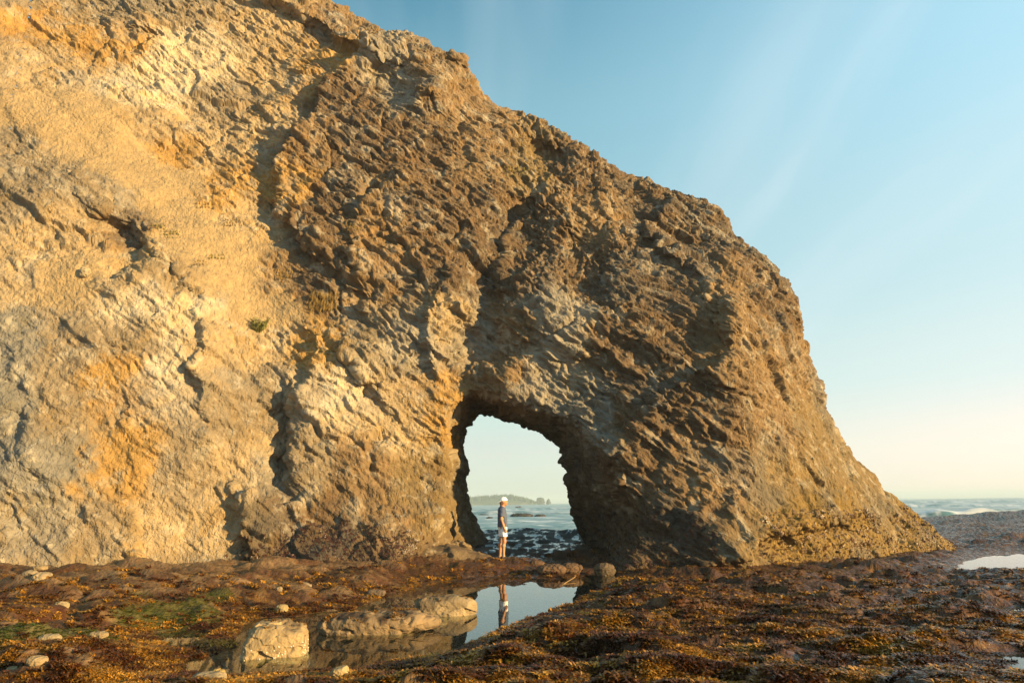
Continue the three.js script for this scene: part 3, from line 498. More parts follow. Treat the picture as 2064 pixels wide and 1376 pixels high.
// still water
const stillWater = new THREE.MeshPhysicalMaterial({ color: new THREE.Color().setRGB(0.72, 0.80, 0.74), roughness: 0.012, ior: 1.33, transmission: 1, thickness: 0 });
function sheet(name, l, y, label, grow = 0.5) {
  const cx = l.reduce((s, p) => s + p[0], 0) / l.length, cz = l.reduce((s, p) => s + p[1], 0) / l.length, sh = new THREE.Shape();
  l.forEach(([x, z], i) => { const k = 1 + grow / Math.hypot(x - cx, z - cz), X = cx + (x - cx) * k, Z = cz + (z - cz) * k; if (i) sh.lineTo(X, -Z); else sh.moveTo(X, -Z); });
  const g = new THREE.ShapeGeometry(sh); g.rotateX(-Math.PI / 2); g.translate(0, y, 0);
  return tag(mesh(name, g, stillWater), label, 'tide pool', null, 'structure');
}
sheet('tide_pool_water', POOLS[0], 0, 'long still tide pool mirroring the arch and the standing person');
sheet('tide_pool_water', POOLS[1], 0.002, 'bright shallow tide pool beyond the cliff’s golden seaward foot');
sheet('tide_pool_water', POOLS[2], 0.001, 'small dark pool in a hollow between green algae and the blocky boulder', 0.25);
sheet('puddle_water', pool([[1730, 1205], [2400, 1195], [2400, 1420], [1800, 1420]]), 0.062, 'film of water in the low spots of the weedy shelf');

// ------------------------------------------------------------------ the sea with its surf
const SEA = -0.62;
{
  const cols = 640, rows = 340, pos = new Float32Array(cols * rows * 3), col = new Float32Array(cols * rows * 3), A = degToRad(47), idx = [];
  const breakers = [[P(1945, 1010, 82), 26, 1.35, 2.6], [P(2090, 1010, 66), 12, 0.9, 2.2], [P(1110, 1020, 95), 14, 0.5, 2.2], [P(985, 1020, 170), 30, 0.8, 4], [P(1110, 1020, 260), 60, 1.1, 5], [P(1850, 1005, 210), 90, 1.0, 6], [P(2000, 1005, 330), 150, 1.4, 8]];
  for (let j = 0, n = 0; j < rows; j++) for (let i = 0; i < cols; i++, n++) {
    const t = j / (rows - 1), off = 0.85 + 84 * Math.pow(1 - t, 1.55), d = 2.49 * F / off, x = Math.tan(lerp(-A, A, i / (cols - 1))) * d, z = -d;
    const step = d * d / (2.49 * F) * 0.25, q = (l) => clamp(1.6 - step / l * 1.6, 0, 1);
    let y = 0.30 * fbm(x * 0.055, 1, z * 0.16, 3, 501) * q(9) + 0.16 * noise3(x * 0.30, 2, z * 0.55, 511) * q(3) + 0.07 * noise3(x * 0.9, 3, z * 1.3, 521) * q(1.2) + 0.5 * noise3(x * 0.012, 2, z * 0.045, 531) * q(30);
    let foam = 0; const n1 = fbm(x * 0.09, 5, z * 0.34, 4, 541), n2 = fbm(x * 0.5, 5, z * 1.1, 4, 551), n3 = noise3(x * 0.02, 5, z * 0.05, 561);
    foam += smoothstep(n1 + 0.25 * n2 + 0.12 * n3, 0.05, 0.22) * 0.9 * clamp(1.15 - d / 900, 0.12, 1);
    foam += smoothstep(n2 + 0.2 * n1, 0.15, 0.4) * 0.5 * clamp(1 - d / 160, 0, 1);
    for (const [c, w, h, l] of breakers) {
      const ux = (x - c.x) / w, zz = z - c.z - 2.2 * noise3(x * 0.11, 1, 3, 571) - 0.06 * w * ux * ux; if (Math.abs(ux) > 1.2 || Math.abs(zz) > 7 * l) continue;
      const env = Math.max(0, 1 - ux * ux) * (0.75 + 0.5 * noise3(x * 0.25, 4, 1, 575)), s = zz > 0 ? zz / (l * 0.55) : zz / (l * 1.6), g = Math.exp(-s * s);
      y += h * env * g;
      foam += env * (smoothstep(g + 0.8 * n2, 0.72, 0.98) * smoothstep(noise3(x * 0.09, 7, 2, 581) + 0.25 * ux, -0.15, 0.25) + (zz > 0 && zz < 5 * l ? smoothstep(n2 + 0.3 * n1, -0.05, 0.3) * 0.8 * (1 - zz / (5 * l)) : 0));
    }
    foam = clamp(foam, 0, 0.92);
    pos[n * 3] = x; pos[n * 3 + 1] = SEA + y - d * d / 1.27e7; pos[n * 3 + 2] = z;
    const deep = [0.07, 0.14, 0.14]; for (let k = 0; k < 3; k++) col[n * 3 + k] = lerp(deep[k] * (1 + 0.5 * n1), 0.5, foam);
    if (i && j) { const a = n - cols - 1, b = a + 1, c2 = n - 1; idx.push(a, b, c2, b, n, c2); }
  }
  tag(mesh('sea', geom(pos, new Uint32Array(idx), col), new THREE.MeshPhysicalMaterial({ vertexColors: true, roughness: 0.28, ior: 1.33 })), 'pale hazy sea with lines of white surf', 'sea', null, 'structure');
}
// far headland with its wood
{
  const D = 1500, pts = [[700, 1004], [860, 1001], [940, 1001], [965, 1000], [985, 998.5], [1003, 996.5], [1022, 996.3], [1042, 999], [1060, 1002.5], [1072, 1006], [1080, 1010], [1083, 1016]].map(([x, y]) => P(x, y - 0.5, D));
  const X0 = pts[0].x, X1 = pts[pts.length - 1].x, top = (x) => { for (let i = 0; i < pts.length - 1; i++) if (x <= pts[i + 1].x) return lerp(pts[i].y, pts[i + 1].y, clamp((x - pts[i].x) / (pts[i + 1].x - pts[i].x), 0, 1)); return pts[pts.length - 1].y; };
  const H = (x, w) => -2 + Math.max(0, top(x) - 4.5 + 2.2 * fbm(x * 0.02, w * 0.02, 1, 3, 601)) * Math.pow(Math.sin(Math.PI * clamp(w, 0.0, 1)), 0.45) * smoothstep(X1 + 3 - x, 0, 8);
  const nx = 260, nz = 24, pos = new Float32Array(nx * nz * 3), col = new Float32Array(nx * nz * 3), idx = [];
  for (let j = 0, n = 0; j < nz; j++) for (let i = 0; i < nx; i++, n++) {
    const x = lerp(X0, X1 + 4, i / (nx - 1)), w = j / (nz - 1), y = H(x, w); pos.set([x, y, -D + 60 - w * 120], n * 3);
    const rock = smoothstep(fbm(x * 0.03, y * 0.08, w, 3, 611) - y * 0.04 + 0.15, 0, 0.3); col.set([lerp(0.035, 0.13, rock), lerp(0.055, 0.11, rock), lerp(0.03, 0.075, rock)], n * 3);
    if (i && j) { const a = n - nx - 1, b = a + 1, c = n - 1; idx.push(a, b, c, b, n, c); }
  }
  tag(mesh('headland_hill', geom(pos, new Uint32Array(idx), col), new THREE.MeshStandardMaterial({ vertexColors: true, roughness: 1 })), 'long wooded headland far across the bay, faded by haze', 'headland', null, 'structure');
  const cone = new THREE.ConeGeometry(1.3, 5, 6, 3); { const p = cone.attributes.position; for (let i = 0; i < p.count; i++) { const y = p.getY(i), k = 1 + 0.35 * Math.sin(i * 12.9); p.setX(i, p.getX(i) * k); p.setZ(i, p.getZ(i) * k); p.setY(i, y + 2.2); } cone.computeVertexNormals(); }
  reseed(77); const m = new THREE.InstancedMesh(cone, new THREE.MeshStandardMaterial({ color: new THREE.Color().setRGB(0.04, 0.06, 0.03), roughness: 1 }), 2600), q = new THREE.Object3D();
  for (let i = 0; i < 2600; i++) { const x = lerp(X0, X1 - 2, rnd()), w = 0.12 + 0.8 * rnd(), s = 1.0 + 1.3 * rnd() * rnd(); q.position.set(x, H(x, w) - 0.6, -D + 60 - w * 120); q.scale.set(s * 1.2, s, s * 1.2); q.rotation.y = rnd() * 6; q.updateMatrix(); m.setMatrixAt(i, q.matrix); }
  m.name = 'headland_forest'; m.castShadow = m.receiveShadow = true; scene.add(m); tag(m, 'dark conifer wood covering the far headland', 'forest', null, 'stuff');
}
// ------------------------------------------------------------------ loose rocks
const stoneTone = new THREE.MeshStandardMaterial({ vertexColors: true, map: rockTone, bumpMap: rockBump, bumpScale: 0.02, roughness: 0.85 });
function rockGeo(seed, rx, ry, rz, o = {}) {                           // a weathered, cracked block; base colour c, weed patches on top
  let g = new THREE.IcosahedronGeometry(1, o.detail ?? 24); g.deleteAttribute('uv'); g.deleteAttribute('normal'); g = mergeVertices(g, 1e-5);
  const p = g.attributes.position, col = new Float32Array(p.count * 3), uv = new Float32Array(p.count * 2), k = o.box ?? 3, c = o.c ?? [0.45, 0.36, 0.22], S = o.rough ?? 1, cell = o.cell ?? 1;
  for (let i = 0; i < p.count; i++) {
    let x = p.getX(i), y = p.getY(i), z = p.getZ(i); const l = Math.pow(Math.abs(x) ** k + Math.abs(y) ** k + Math.abs(z) ** k, -1 / k); x *= l; y *= l; z *= l;
    if (o.shape) [x, y, z] = o.shape(x, y, z);
    const X = x * rx, Y = y * ry, Z = z * rz, m = Math.min(rx, ry, rz), sc = 0.9 / (m * cell), w = 0.3 * fbm(X * sc, Y * sc, Z * sc, 2, seed + 9);
    facets(X * sc * 0.8 + w, Y * sc * 1.2 + seed, Z * sc * 0.8 + w, seed, 0.9); let d = 0.28 * FC.h - 0.035 * (1 - smoothstep(FC.edge, 0, 0.06)); const tone = FC.tone;
    facets(X * sc * 2.4 + w, Y * sc * 3.4 + seed, Z * sc * 2.4, seed + 3, 0.9); d += 0.10 * FC.h; d += 0.12 * fbm(X * sc * 2, Y * sc * 2 + seed, Z * sc * 2, 4, seed + 5);
    d *= m * S; const il = 1 / Math.hypot(x / rx, y / ry, z / rz || 1e-6); p.setXYZ(i, X + x / rx * il * d, Y + y / ry * il * d, Z + z / rz * il * d);
    const f = 1 + 0.3 * (tone - 0.5) + 0.35 * fbm(X * 6, Y * 6 + seed, Z * 6, 3, seed + 7), weed = o.weed ? smoothstep(fbm(X * 2.3, seed, Z * 2.3, 3, seed + 8) + 0.35 * (y - 0.45), 0.02, 0.14) * o.weed : 0;
    col.set([lerp(c[0] * f * 0.62, 0.045, weed), lerp(c[1] * f * 0.58, 0.022, weed), lerp(c[2] * f * 0.53, 0.008, weed)], i * 3);
    uv[i * 2] = (X + Z * 0.6) / 1.2; uv[i * 2 + 1] = (Y + Z * 0.5) / 1.2;
  }
  g.setAttribute('color', new THREE.BufferAttribute(col, 3)); g.setAttribute('uv', new THREE.BufferAttribute(uv, 2)); g.computeVertexNormals(); return g;
}
const weedSpots = [];                                                 // [x, y, z, size, golden]
function stone(name, label, category, px, py, w, h, o = {}, group) {   // px, py: foot of the stone in the photograph; w, h in its pixels
  const lv = o.level ?? 0.12, p = o.at ?? onLevel(px, py, lv), s = -p.z / F * 1.03, rx = w * s / 2, ry = h * s * 0.62, rz = rx * (o.deep ?? 0.8);
  if (!o.at && o.level === undefined) p.y = groundY(p.x, p.z) + 0.02;
  const g = rockGeo(o.seed ?? Math.floor(px * 7 + py), rx, ry, rz, o), m = mesh(name, g, o.mat ?? stoneTone);
  m.position.copy(p); m.position.z -= rz * 0.75; m.position.y += ry * (o.lift ?? 0.55); m.rotation.y = o.turn ?? 0; m.rotation.z = o.lean ?? 0;
  return tag(m, label, category, group);
}
{
  const b = stone('boulder', 'blocky pale boulder standing in the pool, its left side in deep shade', 'boulder', 546, 1324, 106, 54, { level: 0, box: 5.5, detail: 44, deep: 0.75, c: [0.46, 0.345, 0.185], seed: 52, rough: 0.75, cell: 1.2, lift: 0.62, weed: 0.6, turn: 0.25, shape: (x, y, z) => [x * (1 - 0.14 * y) + 0.05 * y, y > 0 ? y * (1.02 - 0.10 * Math.abs(x + 0.15) - 0.16 * smoothstep(x, 0.3, 0.5) - 0.10 * z) : y, z * (1 - 0.15 * y)] });
  reseed(5); const bg = []; const bp = b.geometry.attributes.position;   // barnacles along the waterline
  for (let i = 0; i < 6000 && bg.length < 55; i++) { const k = Math.floor(rnd() * bp.count), y = bp.getY(k), wy = y + b.position.y; if (wy < 0.0 || wy > 0.17 || bp.getZ(k) < -0.1 || rnd() < wy * 4) continue; const c = new THREE.ConeGeometry(0.010 + 0.008 * rnd(), 0.016, 6, 1); c.translate(bp.getX(k), y, bp.getZ(k)); bg.push(c); }
  const bm = mesh('barnacles', mergeGeometries(bg), new THREE.MeshStandardMaterial({ color: new THREE.Color().setRGB(0.5, 0.44, 0.33), roughness: 0.8 }), b); bm.userData.kind = 'stuff';
  const long = stone('boulder', 'long low brown boulder in the pool with weed tufts along its top', 'boulder', 757, 1278, 226, 38, { level: 0, box: 2.6, detail: 44, deep: 0.42, c: [0.30, 0.215, 0.12], seed: 63, rough: 0.7, cell: 1.3, lift: 0.5, weed: 0.95, turn: 0.12, lean: 0.015, shape: (x, y, z) => [x, y * (1 - 0.22 * x * x) * (1 - 0.12 * x), z * (1 - 0.2 * x * x)] });
  const flat = stone('boulder', 'pale flat-topped boulder in the pool, pointing at the reflected person', 'boulder', 896, 1242, 116, 38, { level: 0, box: 3.6, detail: 36, deep: 0.5, c: [0.40, 0.31, 0.185], seed: 87, rough: 0.5, cell: 1.1, lift: 0.42, weed: 0.55, turn: 0.1, shape: (x, y, z) => [x, y * (1 - 0.18 * Math.max(0, x)), z * (1 - 0.35 * Math.max(0, x))] });
  for (const [m, n] of [[long, 110], [flat, 40], [b, 14]]) { m.updateMatrixWorld(true); const q = m.geometry.attributes.position; let k = 0; for (let i = 0; i < 20000 && k < n; i++) { const j = Math.floor(rnd() * q.count), v = V(q.getX(j), q.getY(j), q.getZ(j)), hi = v.y; if (hi < (m === b ? 0.12 : 0.10) || fbm(v.x * 2.3, 1, v.z * 2.3, 2, 88) < 0.04) continue; v.applyMatrix4(m.matrixWorld); weedSpots.push([v.x, v.y, v.z, 0.9, 0.35 + 0.4 * rnd()]); k++; } }
  stone('boulder', 'long sloping slab at the foot of the left cliff, running down to the person', 'boulder', 850, 1136, 290, 44, { level: 0.26, c: [0.20, 0.14, 0.075], box: 2.5, detail: 44, deep: 0.28, rough: 0.8, cell: 1.4, lift: 0.3, lean: -0.13, weed: 0.5, seed: 71 });
  const S = (label, px, py, w, h, o, g) => stone('stone', label, 'stone', px, py, w, h, { detail: 12, rough: 0.7, cell: 1.1, lift: 0.28, ...o }, g);
  const pale = [0.42, 0.32, 0.18];
  S('broad flat pale stone lying lowest in the little cluster of stones by the left edge', 67, 1223, 36, 17, { c: [0.46, 0.36, 0.22], box: 2.5 });
  S('rounded tan stone beside the broad flat one in the left-edge cluster', 46, 1216, 26, 15, { c: [0.42, 0.33, 0.2] });
  S('small bright stone, topmost of the left-edge cluster’s middle, with a dark pit', 53, 1201, 16, 9, { c: pale });
  S('wedge-shaped pale stone between bright stone and weed in the left-edge cluster', 74, 1204, 24, 9, { c: pale });
  S('thin pale slab lying above the left-edge cluster of stones', 69, 1188, 24, 8, { c: pale });
  S('single rounded tan stone on golden weed above the green algae', 114, 1253, 23, 13, { c: [0.44, 0.35, 0.2] });
  S('low pale slab with a rounded right end below the green algae strip', 92, 1312, 40, 13, { c: [0.44, 0.35, 0.21], deep: 0.5 });
  S('bright oblong stone right of the low pale slab, below the green strip', 190, 1312, 32, 10, { c: pale, deep: 0.6 });
  S('bright wedge of stone near the bottom left corner beside a dark gully', 62, 1360, 34, 14, { c: pale, box: 2.6 });
  S('small bright stone at the bottom left corner, left of the bright wedge', 18, 1352, 18, 12, { c: pale });
  S('ochre chip of stone just left of the dark slot beside the blocky boulder', 438, 1336, 24, 12, { c: [0.52, 0.36, 0.12] });
  S('small yellow-tan stone on the pool’s far bank above the blocky boulder', 566, 1224, 22, 15, { c: [0.46, 0.35, 0.16] });
  S('little round stone perched behind the yellow-tan stone', 560, 1206, 11, 8, { c: [0.33, 0.26, 0.16] });
  S('thin pale stone lying on the brown slope above the long boulder', 613, 1193, 22, 8, { c: [0.42, 0.34, 0.22], lean: -0.3 });
  S('pale pointed stone on the near shore below the long boulder', 682, 1354, 32, 17, { c: [0.56, 0.43, 0.22], box: 3.5, lean: 0.2 });
  S('dark flat stone half sunk at the far edge of the pool', 756, 1191, 34, 11, { c: [0.2, 0.14, 0.09], deep: 0.6 });
  S('flat tan slab at the bottom edge left of the pool’s outlet', 415, 1374, 60, 16, { c: [0.40, 0.32, 0.2], deep: 0.6 });
  stone('boulder', 'round weedy boulder at the arch’s right foot, lit on one side', 'boulder', 1221, 1158, 38, 24, { level: 0.03, c: [0.13, 0.09, 0.05], box: 2.2, detail: 20, rough: 0.6, lift: 0.4 });
  stone('boulder', 'ribbed brown boulder right of the standing person, at the pool’s far edge', 'boulder', 1112, 1154, 56, 17, { level: 0.1, c: [0.15, 0.085, 0.042], rough: 0.6, lift: 0.35, box: 2.4, detail: 22, weed: 0.3, deep: 0.7 });
  stone('boulder', 'reddish brown boulder beside the arch’s right foot at the pool’s far end', 'boulder', 1152, 1152, 44, 17, { level: 0.1, c: [0.16, 0.09, 0.042], rough: 0.6, lift: 0.35, box: 2.3, detail: 20, deep: 0.7 });
  stone('boulder', 'smooth reddish boulder behind the ribbed one, nearest the person’s feet', 'boulder', 1082, 1140, 30, 11, { level: 0.16, c: [0.15, 0.08, 0.04], rough: 0.5, lift: 0.35, box: 2.2, detail: 16, deep: 0.7 });
  stone('boulder', 'golden brown boulder at the foot of the arch’s left side', 'boulder', 912, 1124, 84, 30, { level: 0.3, c: [0.29, 0.21, 0.115], box: 2.4, detail: 28, deep: 0.6, lean: -0.12 });
  stone('boulder', 'pale boulder against the foot of the left cliff', 'boulder', 42, 1150, 74, 20, { c: [0.44, 0.34, 0.2], box: 3, detail: 22, deep: 0.5 });
  stone('boulder', 'low pale slab by the left cliff’s foot beside a blue-grey shadowed hollow', 'boulder', 130, 1150, 84, 20, { c: [0.42, 0.33, 0.2], box: 3, detail: 22, deep: 0.5 });
  stone('boulder', 'pale ledge block at the cliff’s foot near a patch of green slime', 'boulder', 222, 1146, 92, 20, { c: [0.42, 0.33, 0.2], box: 3, detail: 22, deep: 0.5 });
  stone('boulder', 'bright flat boulder at the cliff’s foot where the brown weed begins', 'boulder', 345, 1138, 90, 16, { c: [0.48, 0.37, 0.21], box: 3, detail: 20, deep: 0.5 });
  const lb = cliffAt(172, 556); stone('boulder', 'single pale boulder resting on the sandy shelf of the left cliff', 'boulder', 172, 556, 20, 17, { at: lb.clone().add(V(0, 0.02, 0.12)), c: [0.5, 0.42, 0.28], detail: 14, box: 3, lift: 0.6 });
  // rocks awash
  const wetRock = new THREE.MeshStandardMaterial({ vertexColors: true, roughness: 0.5 });
  for (const [px, py, w, h, l] of [[1052, 1041, 44, 7, 'long low black rock awash in the sea, seen through the arch'], [1089, 1041, 22, 5, 'short black rock awash beside the long one, seen through the arch'], [974, 1040, 24, 4, 'low black rock awash just left of the person’s shoulder'], [987, 1045, 13, 4, 'small black rock in the foam between person and arch'], [1045, 1023, 12, 3, 'faint grey rock far out, straight above the long black rock']])
    stone('sea_rock', l, 'sea rock', px, py, w, h, { level: SEA, c: [0.05, 0.042, 0.036], box: 2.2, detail: 14, mat: wetRock, deep: 0.5, lift: 0.35 });
  const far = new THREE.MeshStandardMaterial({ vertexColors: true, roughness: 1 });
  stone('sea_stack', 'flat-topped wooded sea stack just off the headland’s end', 'sea stack', 0, 0, 15, 13, { at: P(1090, 1015, 1480), c: [0.06, 0.07, 0.045], box: 5, detail: 14, mat: far, lift: 0.3 });
  stone('sea_stack', 'small pointed sea stack standing alone beyond the wooded stack', 'sea stack', 0, 0, 9, 14, { at: P(1106, 1015.5, 1480), c: [0.07, 0.07, 0.055], box: 1.3, detail: 12, mat: far, lift: 0.25 });
}

// ------------------------------------------------------------------ plants
const bladeStrip = (pos, idx, x, y, z, dir, len, w, droop, seg = 3, fork = false) => {
  const side = V(-dir.z, 0, dir.x).normalize().multiplyScalar(w / 2), p = V(x, y, z), d = dir.clone().normalize(); let n = pos.length / 3;
  for (let i = 0; i <= seg; i++) { const k = fork ? (i === seg ? 0.45 : 0.8 + 0.3 * (i % 2)) : 1 - 0.85 * (i / seg); pos.push(p.x - side.x * k, p.y, p.z - side.z * k, p.x + side.x * k, p.y, p.z + side.z * k); p.addScaledVector(d, len / seg); d.y -= droop; d.normalize(); }
  for (let i = 0; i < seg; i++) { const a = n + i * 2; idx.push(a, a + 1, a + 2, a + 1, a + 3, a + 2); }
};
function clump(seed, blades, len, w, up, droop, spread = 0.4, fork = true, seg = 3) {
  reseed(seed); const pos = [], idx = [];
  for (let i = 0; i < blades; i++) { const a = rnd() * 6.283, e = up * (0.4 + 0.9 * rnd()), r = spread * len * rnd(); bladeStrip(pos, idx, Math.cos(a * 3.1) * r, 0, Math.sin(a * 3.1) * r, V(Math.cos(a), e, Math.sin(a)), len * (0.6 + 0.6 * rnd()), w * (0.7 + 0.6 * rnd()), droop * (0.5 + rnd()), seg, fork); }
  return geom(new Float32Array(pos), new Uint32Array(idx));
}
const weedMat = new THREE.MeshPhysicalMaterial({ color: 0xffffff, roughness: 0.32, specularIntensity: 0.7, side: THREE.DoubleSide });
function scatter(name, geo, list, label, category) {                   // list: [x, y, z, size, [r, g, b], normal?]
  const m = new THREE.InstancedMesh(geo, weedMat, list.length), q = new THREE.Object3D(), c = new THREE.Color(), up = V(0, 1, 0);
  list.forEach(([x, y, z, s, rgb, n], i) => { q.position.set(x, y, z); q.quaternion.setFromUnitVectors(up, n ?? up); q.rotateY(hr(i, 3, 1, 4) * 6.283); q.scale.set(s, s * (0.7 + 0.6 * hr(i, 5, 5, 5)), s); q.updateMatrix(); m.setMatrixAt(i, q.matrix); m.setColorAt(i, c.setRGB(...rgb)); });
  m.name = name; m.castShadow = m.receiveShadow = true; scene.add(m); return tag(m, label, category, null, 'stuff');
}
const weedTone = (gold, k) => { const a = [0.034, 0.0145, 0.005], b = [0.37, 0.178, 0.02], r = [0.13, 0.034, 0.007]; return [0, 1, 2].map((c) => clamp((lerp(lerp(a[c], b[c], gold), r[c], 0.5 * hr(Math.floor(k * 1e6), 1, 1, 1) * (1 - gold))) * (0.7 + 0.6 * hr(Math.floor(k * 1e6), 2, 1, 1)), 0.004, 0.6)); };
{
  reseed(99); const lists = [[], [], []], green = [];
  for (let i = 0; i < 190000; i++) {
    const px = -40 + 2150 * rnd(), py = 1130 + 330 * Math.sqrt(rnd()) , p = onLevel(px, py, 0.13); if (-p.z > 27 || (p.x > -3.4 && p.x < 3 && p.z < -20.6)) continue;
    const y = groundY(p.x, p.z); if (y < 0.012 || (p.x > 4.5 && p.z > -14 && y < 0.066)) continue;
    const g = greenAt(p.x, p.z), shore = p.x > -8 && p.x < 30 ? poolSD(p.x, p.z) : -9, right = smoothstep(p.x, -2.5, 1.5), near = smoothstep(shore, -0.7, -0.05);
    const d = fbm(p.x * 0.8, 3, p.z * 1.5, 3, 701) + 0.35 * fbm(p.x * 3, 2, p.z * 4, 2, 711), dens = clamp(0.42 + 1.6 * d, 0, 1) * lerp(0.5, 1, right) + near * 0.6;
    if (p.x < -5 && p.z < -15.2 + 0.1 * p.x) continue;
    if (g > 0.2 && rnd() < 0.5) { green.push([p.x, y - 0.004, p.z, 0.5 + 0.6 * rnd(), [0.035 + 0.04 * rnd(), 0.050 + 0.045 * rnd(), 0.006]]); continue; }
    if (rnd() > dens * lerp(1, 0.55 + 0.7 * smoothstep(noise3(p.x * 0.7, 3, p.z * 1.1, 715), -0.3, 0.15), right)) continue;
    const gold = clamp(0.13 + 2.3 * fbm(p.x * 1.3, 7, p.z * 1.9, 3, 721) + 0.9 * (rnd() ** 3 - 0.1), 0, 1);
    lists[Math.floor(rnd() * 3)].push([p.x, y - 0.008, p.z, (0.8 + 1.0 * rnd()) * clamp(-p.z / 12, 0.85, 1.4), weedTone(gold, rnd())]);
  }
  for (const [x, y, z, s, gold] of weedSpots) lists[0].push([x, y - 0.01, z, s, weedTone(gold, rnd())]);
  for (const [x, y, z, nx, ny, nz, wet, r] of cliffPts) { if (rnd() > 0.45) continue; const gold = clamp((r - 0.11) / 0.13, 0, 1) * (0.1 + 0.9 * rnd()); lists[Math.floor(rnd() * 3)].push([x, y, z, 0.5 + 0.6 * rnd(), weedTone(gold, rnd()).map((c) => c * 0.62), V(nx, ny - 0.35, nz).normalize()]); }
  const n = lists.reduce((s, l) => s + l.length, 0);
  scatter('rockweed', clump(1, 24, 0.044, 0.013, 1.1, 0.35, 0.9), lists[0], 'forking brown rockweed strewn over the tidal shelf', 'seaweed');
  scatter('bladder_weed', clump(2, 18, 0.058, 0.017, 0.8, 0.45, 0.8), lists[1], 'longer golden brown weed lying over the tidal shelf', 'seaweed');
  scatter('turf_weed', clump(3, 30, 0.030, 0.010, 1.5, 0.3, 1.2), lists[2], 'short bristly dark weed turf on the tidal shelf', 'seaweed');
  scatter('green_algae', clump(4, 18, 0.032, 0.013, 0.8, 0.4, 0.8), green, 'bright green algae strips on the shelf below the left cliff', 'algae');
  console.log('weed', n, 'green', green.length);
}
// tufts and the bush on the cliff
{
  const leafMat = (r, g, b) => new THREE.MeshPhysicalMaterial({ color: new THREE.Color().setRGB(r, g, b), roughness: 0.8, side: THREE.DoubleSide, transmission: 0.3, thickness: 0 });
  const grassMat = leafMat(0.33, 0.27, 0.06), dryMat = leafMat(0.38, 0.26, 0.08), bushMat = leafMat(0.27, 0.27, 0.07), twigMat = new THREE.MeshStandardMaterial({ color: new THREE.Color().setRGB(0.16, 0.11, 0.06), roughness: 0.9 });
  function tuft(name, label, category, px, py, w, h, mat, n, seed) {
    const c = cliffAt(px, py), s = -c.z / F, t = thing(name, label, category, c.clone().addScaledVector(c.n ?? V(0, 0, 1), 0.02)); reseed(seed); const pos = [], idx = [];
    for (let i = 0; i < n; i++) { const q = cliffAt(px + (rnd() - 0.5) * w, py + (rnd() - 0.5) * h * 0.8).clone().sub(c); if (q.length() > 1.6) continue; bladeStrip(pos, idx, q.x, q.y - 0.03, q.z, V(rnd() - 0.5, 0.5 + rnd(), 0.2 + rnd() * 0.6), (0.5 + 0.8 * rnd()) * Math.max(5, h * 0.3) * s, 0.028, 0.25, 3); }
    mesh('blades', geom(new Float32Array(pos), new Uint32Array(idx)), mat, t).userData.kind = 'stuff'; return t;
  }
  tuft('grass_tuft', 'yellow-green grass patch high on the sandy gully, its upper one', 'grass tuft', 322, 455, 26, 9, grassMat, 130, 1);
  tuft('grass_tuft', 'larger yellow-green grass patch just below the upper one in the sandy gully', 'grass tuft', 345, 470, 34, 14, grassMat, 200, 2);
  tuft('grass_tuft', 'thin flat grass patch in the middle of the sandy gully', 'grass tuft', 438, 518, 34, 8, grassMat, 140, 3);
  tuft('grass_tuft', 'faint grass patch left of and below the thin one in the gully', 'grass tuft', 402, 528, 26, 9, dryMat, 90, 4);
  tuft('grass_tuft', 'dry ochre tuft where sandy gully meets the pale rock', 'grass tuft', 413, 414, 30, 16, dryMat, 180, 5);
  tuft('grass_tuft', 'dry ochre tuft under the rock wall right of the gully’s top', 'grass tuft', 470, 448, 34, 20, dryMat, 160, 6);
  tuft('grass_tuft', 'yellow grass fringe under the hollow near the skyline', 'grass tuft', 1040, 344, 46, 16, grassMat, 240, 7);
  tuft('grass_tuft', 'dry golden scrub right of the green bush', 'grass tuft', 650, 612, 54, 46, dryMat, 380, 8);
  tuft('grass_tuft', 'dry golden scrub on the dark block above the gully’s end', 'grass tuft', 572, 555, 30, 26, dryMat, 200, 9);
  tuft('grass_tuft', 'golden tuft on a jutting knob of the dark block', 'grass tuft', 712, 458, 36, 18, dryMat, 160, 10);
  const c = cliffAt(524, 662), b = thing('bush', 'small green bush at the lower end of the sandy gully', 'bush', c.clone().add(V(0, -0.1, 0.05))); reseed(31);
  const pos = [], idx = [], tw = [];
  for (let i = 0; i < 34; i++) { const a = rnd() * 6.28, e = V(Math.cos(a) * 0.5, 0.35 + 0.5 * rnd(), Math.sin(a) * 0.25 + 0.22).normalize().multiplyScalar(0.25 + 0.35 * rnd()); tw.push(new THREE.TubeGeometry(new THREE.QuadraticBezierCurve3(V(0, 0, 0), e.clone().multiplyScalar(0.5).add(V(0, 0.06, 0)), e), 5, 0.007, 4)); for (let k = 0; k < 34; k++) { const q = e.clone().multiplyScalar(0.25 + 0.8 * rnd()).add(V((rnd() - 0.5) * 0.1, (rnd() - 0.5) * 0.1, (rnd() - 0.5) * 0.1)); bladeStrip(pos, idx, q.x, q.y, q.z, V(rnd() - 0.5, rnd() - 0.3, rnd() - 0.5), 0.06, 0.035, 0.2, 2); } }
  mesh('stem', mergeGeometries(tw), twigMat, b); mesh('foliage', geom(new Float32Array(pos), new Uint32Array(idx)), bushMat, b).userData.kind = 'stuff';
  // bent stalk of kelp poking from the pool
  const k0 = onLevel(1132, 1178, 0.0), k1 = onLevel(1160, 1166, 0.03); const stalk = mesh('kelp_stalk', new THREE.TubeGeometry(new THREE.CatmullRomCurve3([k0.clone().add(V(0, -0.02, 0)), k0.clone().lerp(k1, 0.4).add(V(0, 0.012, 0.02)), k0.clone().lerp(k1, 0.8).add(V(0, 0.03, 0)), k1.clone().add(V(0, 0.05, 0))]), 16, 0.009, 6), new THREE.MeshStandardMaterial({ color: new THREE.Color().setRGB(0.28, 0.17, 0.07), roughness: 0.5 }));
  tag(stalk, 'thin bent kelp stalk lying in the pool by the arch’s right foot', 'kelp');
}

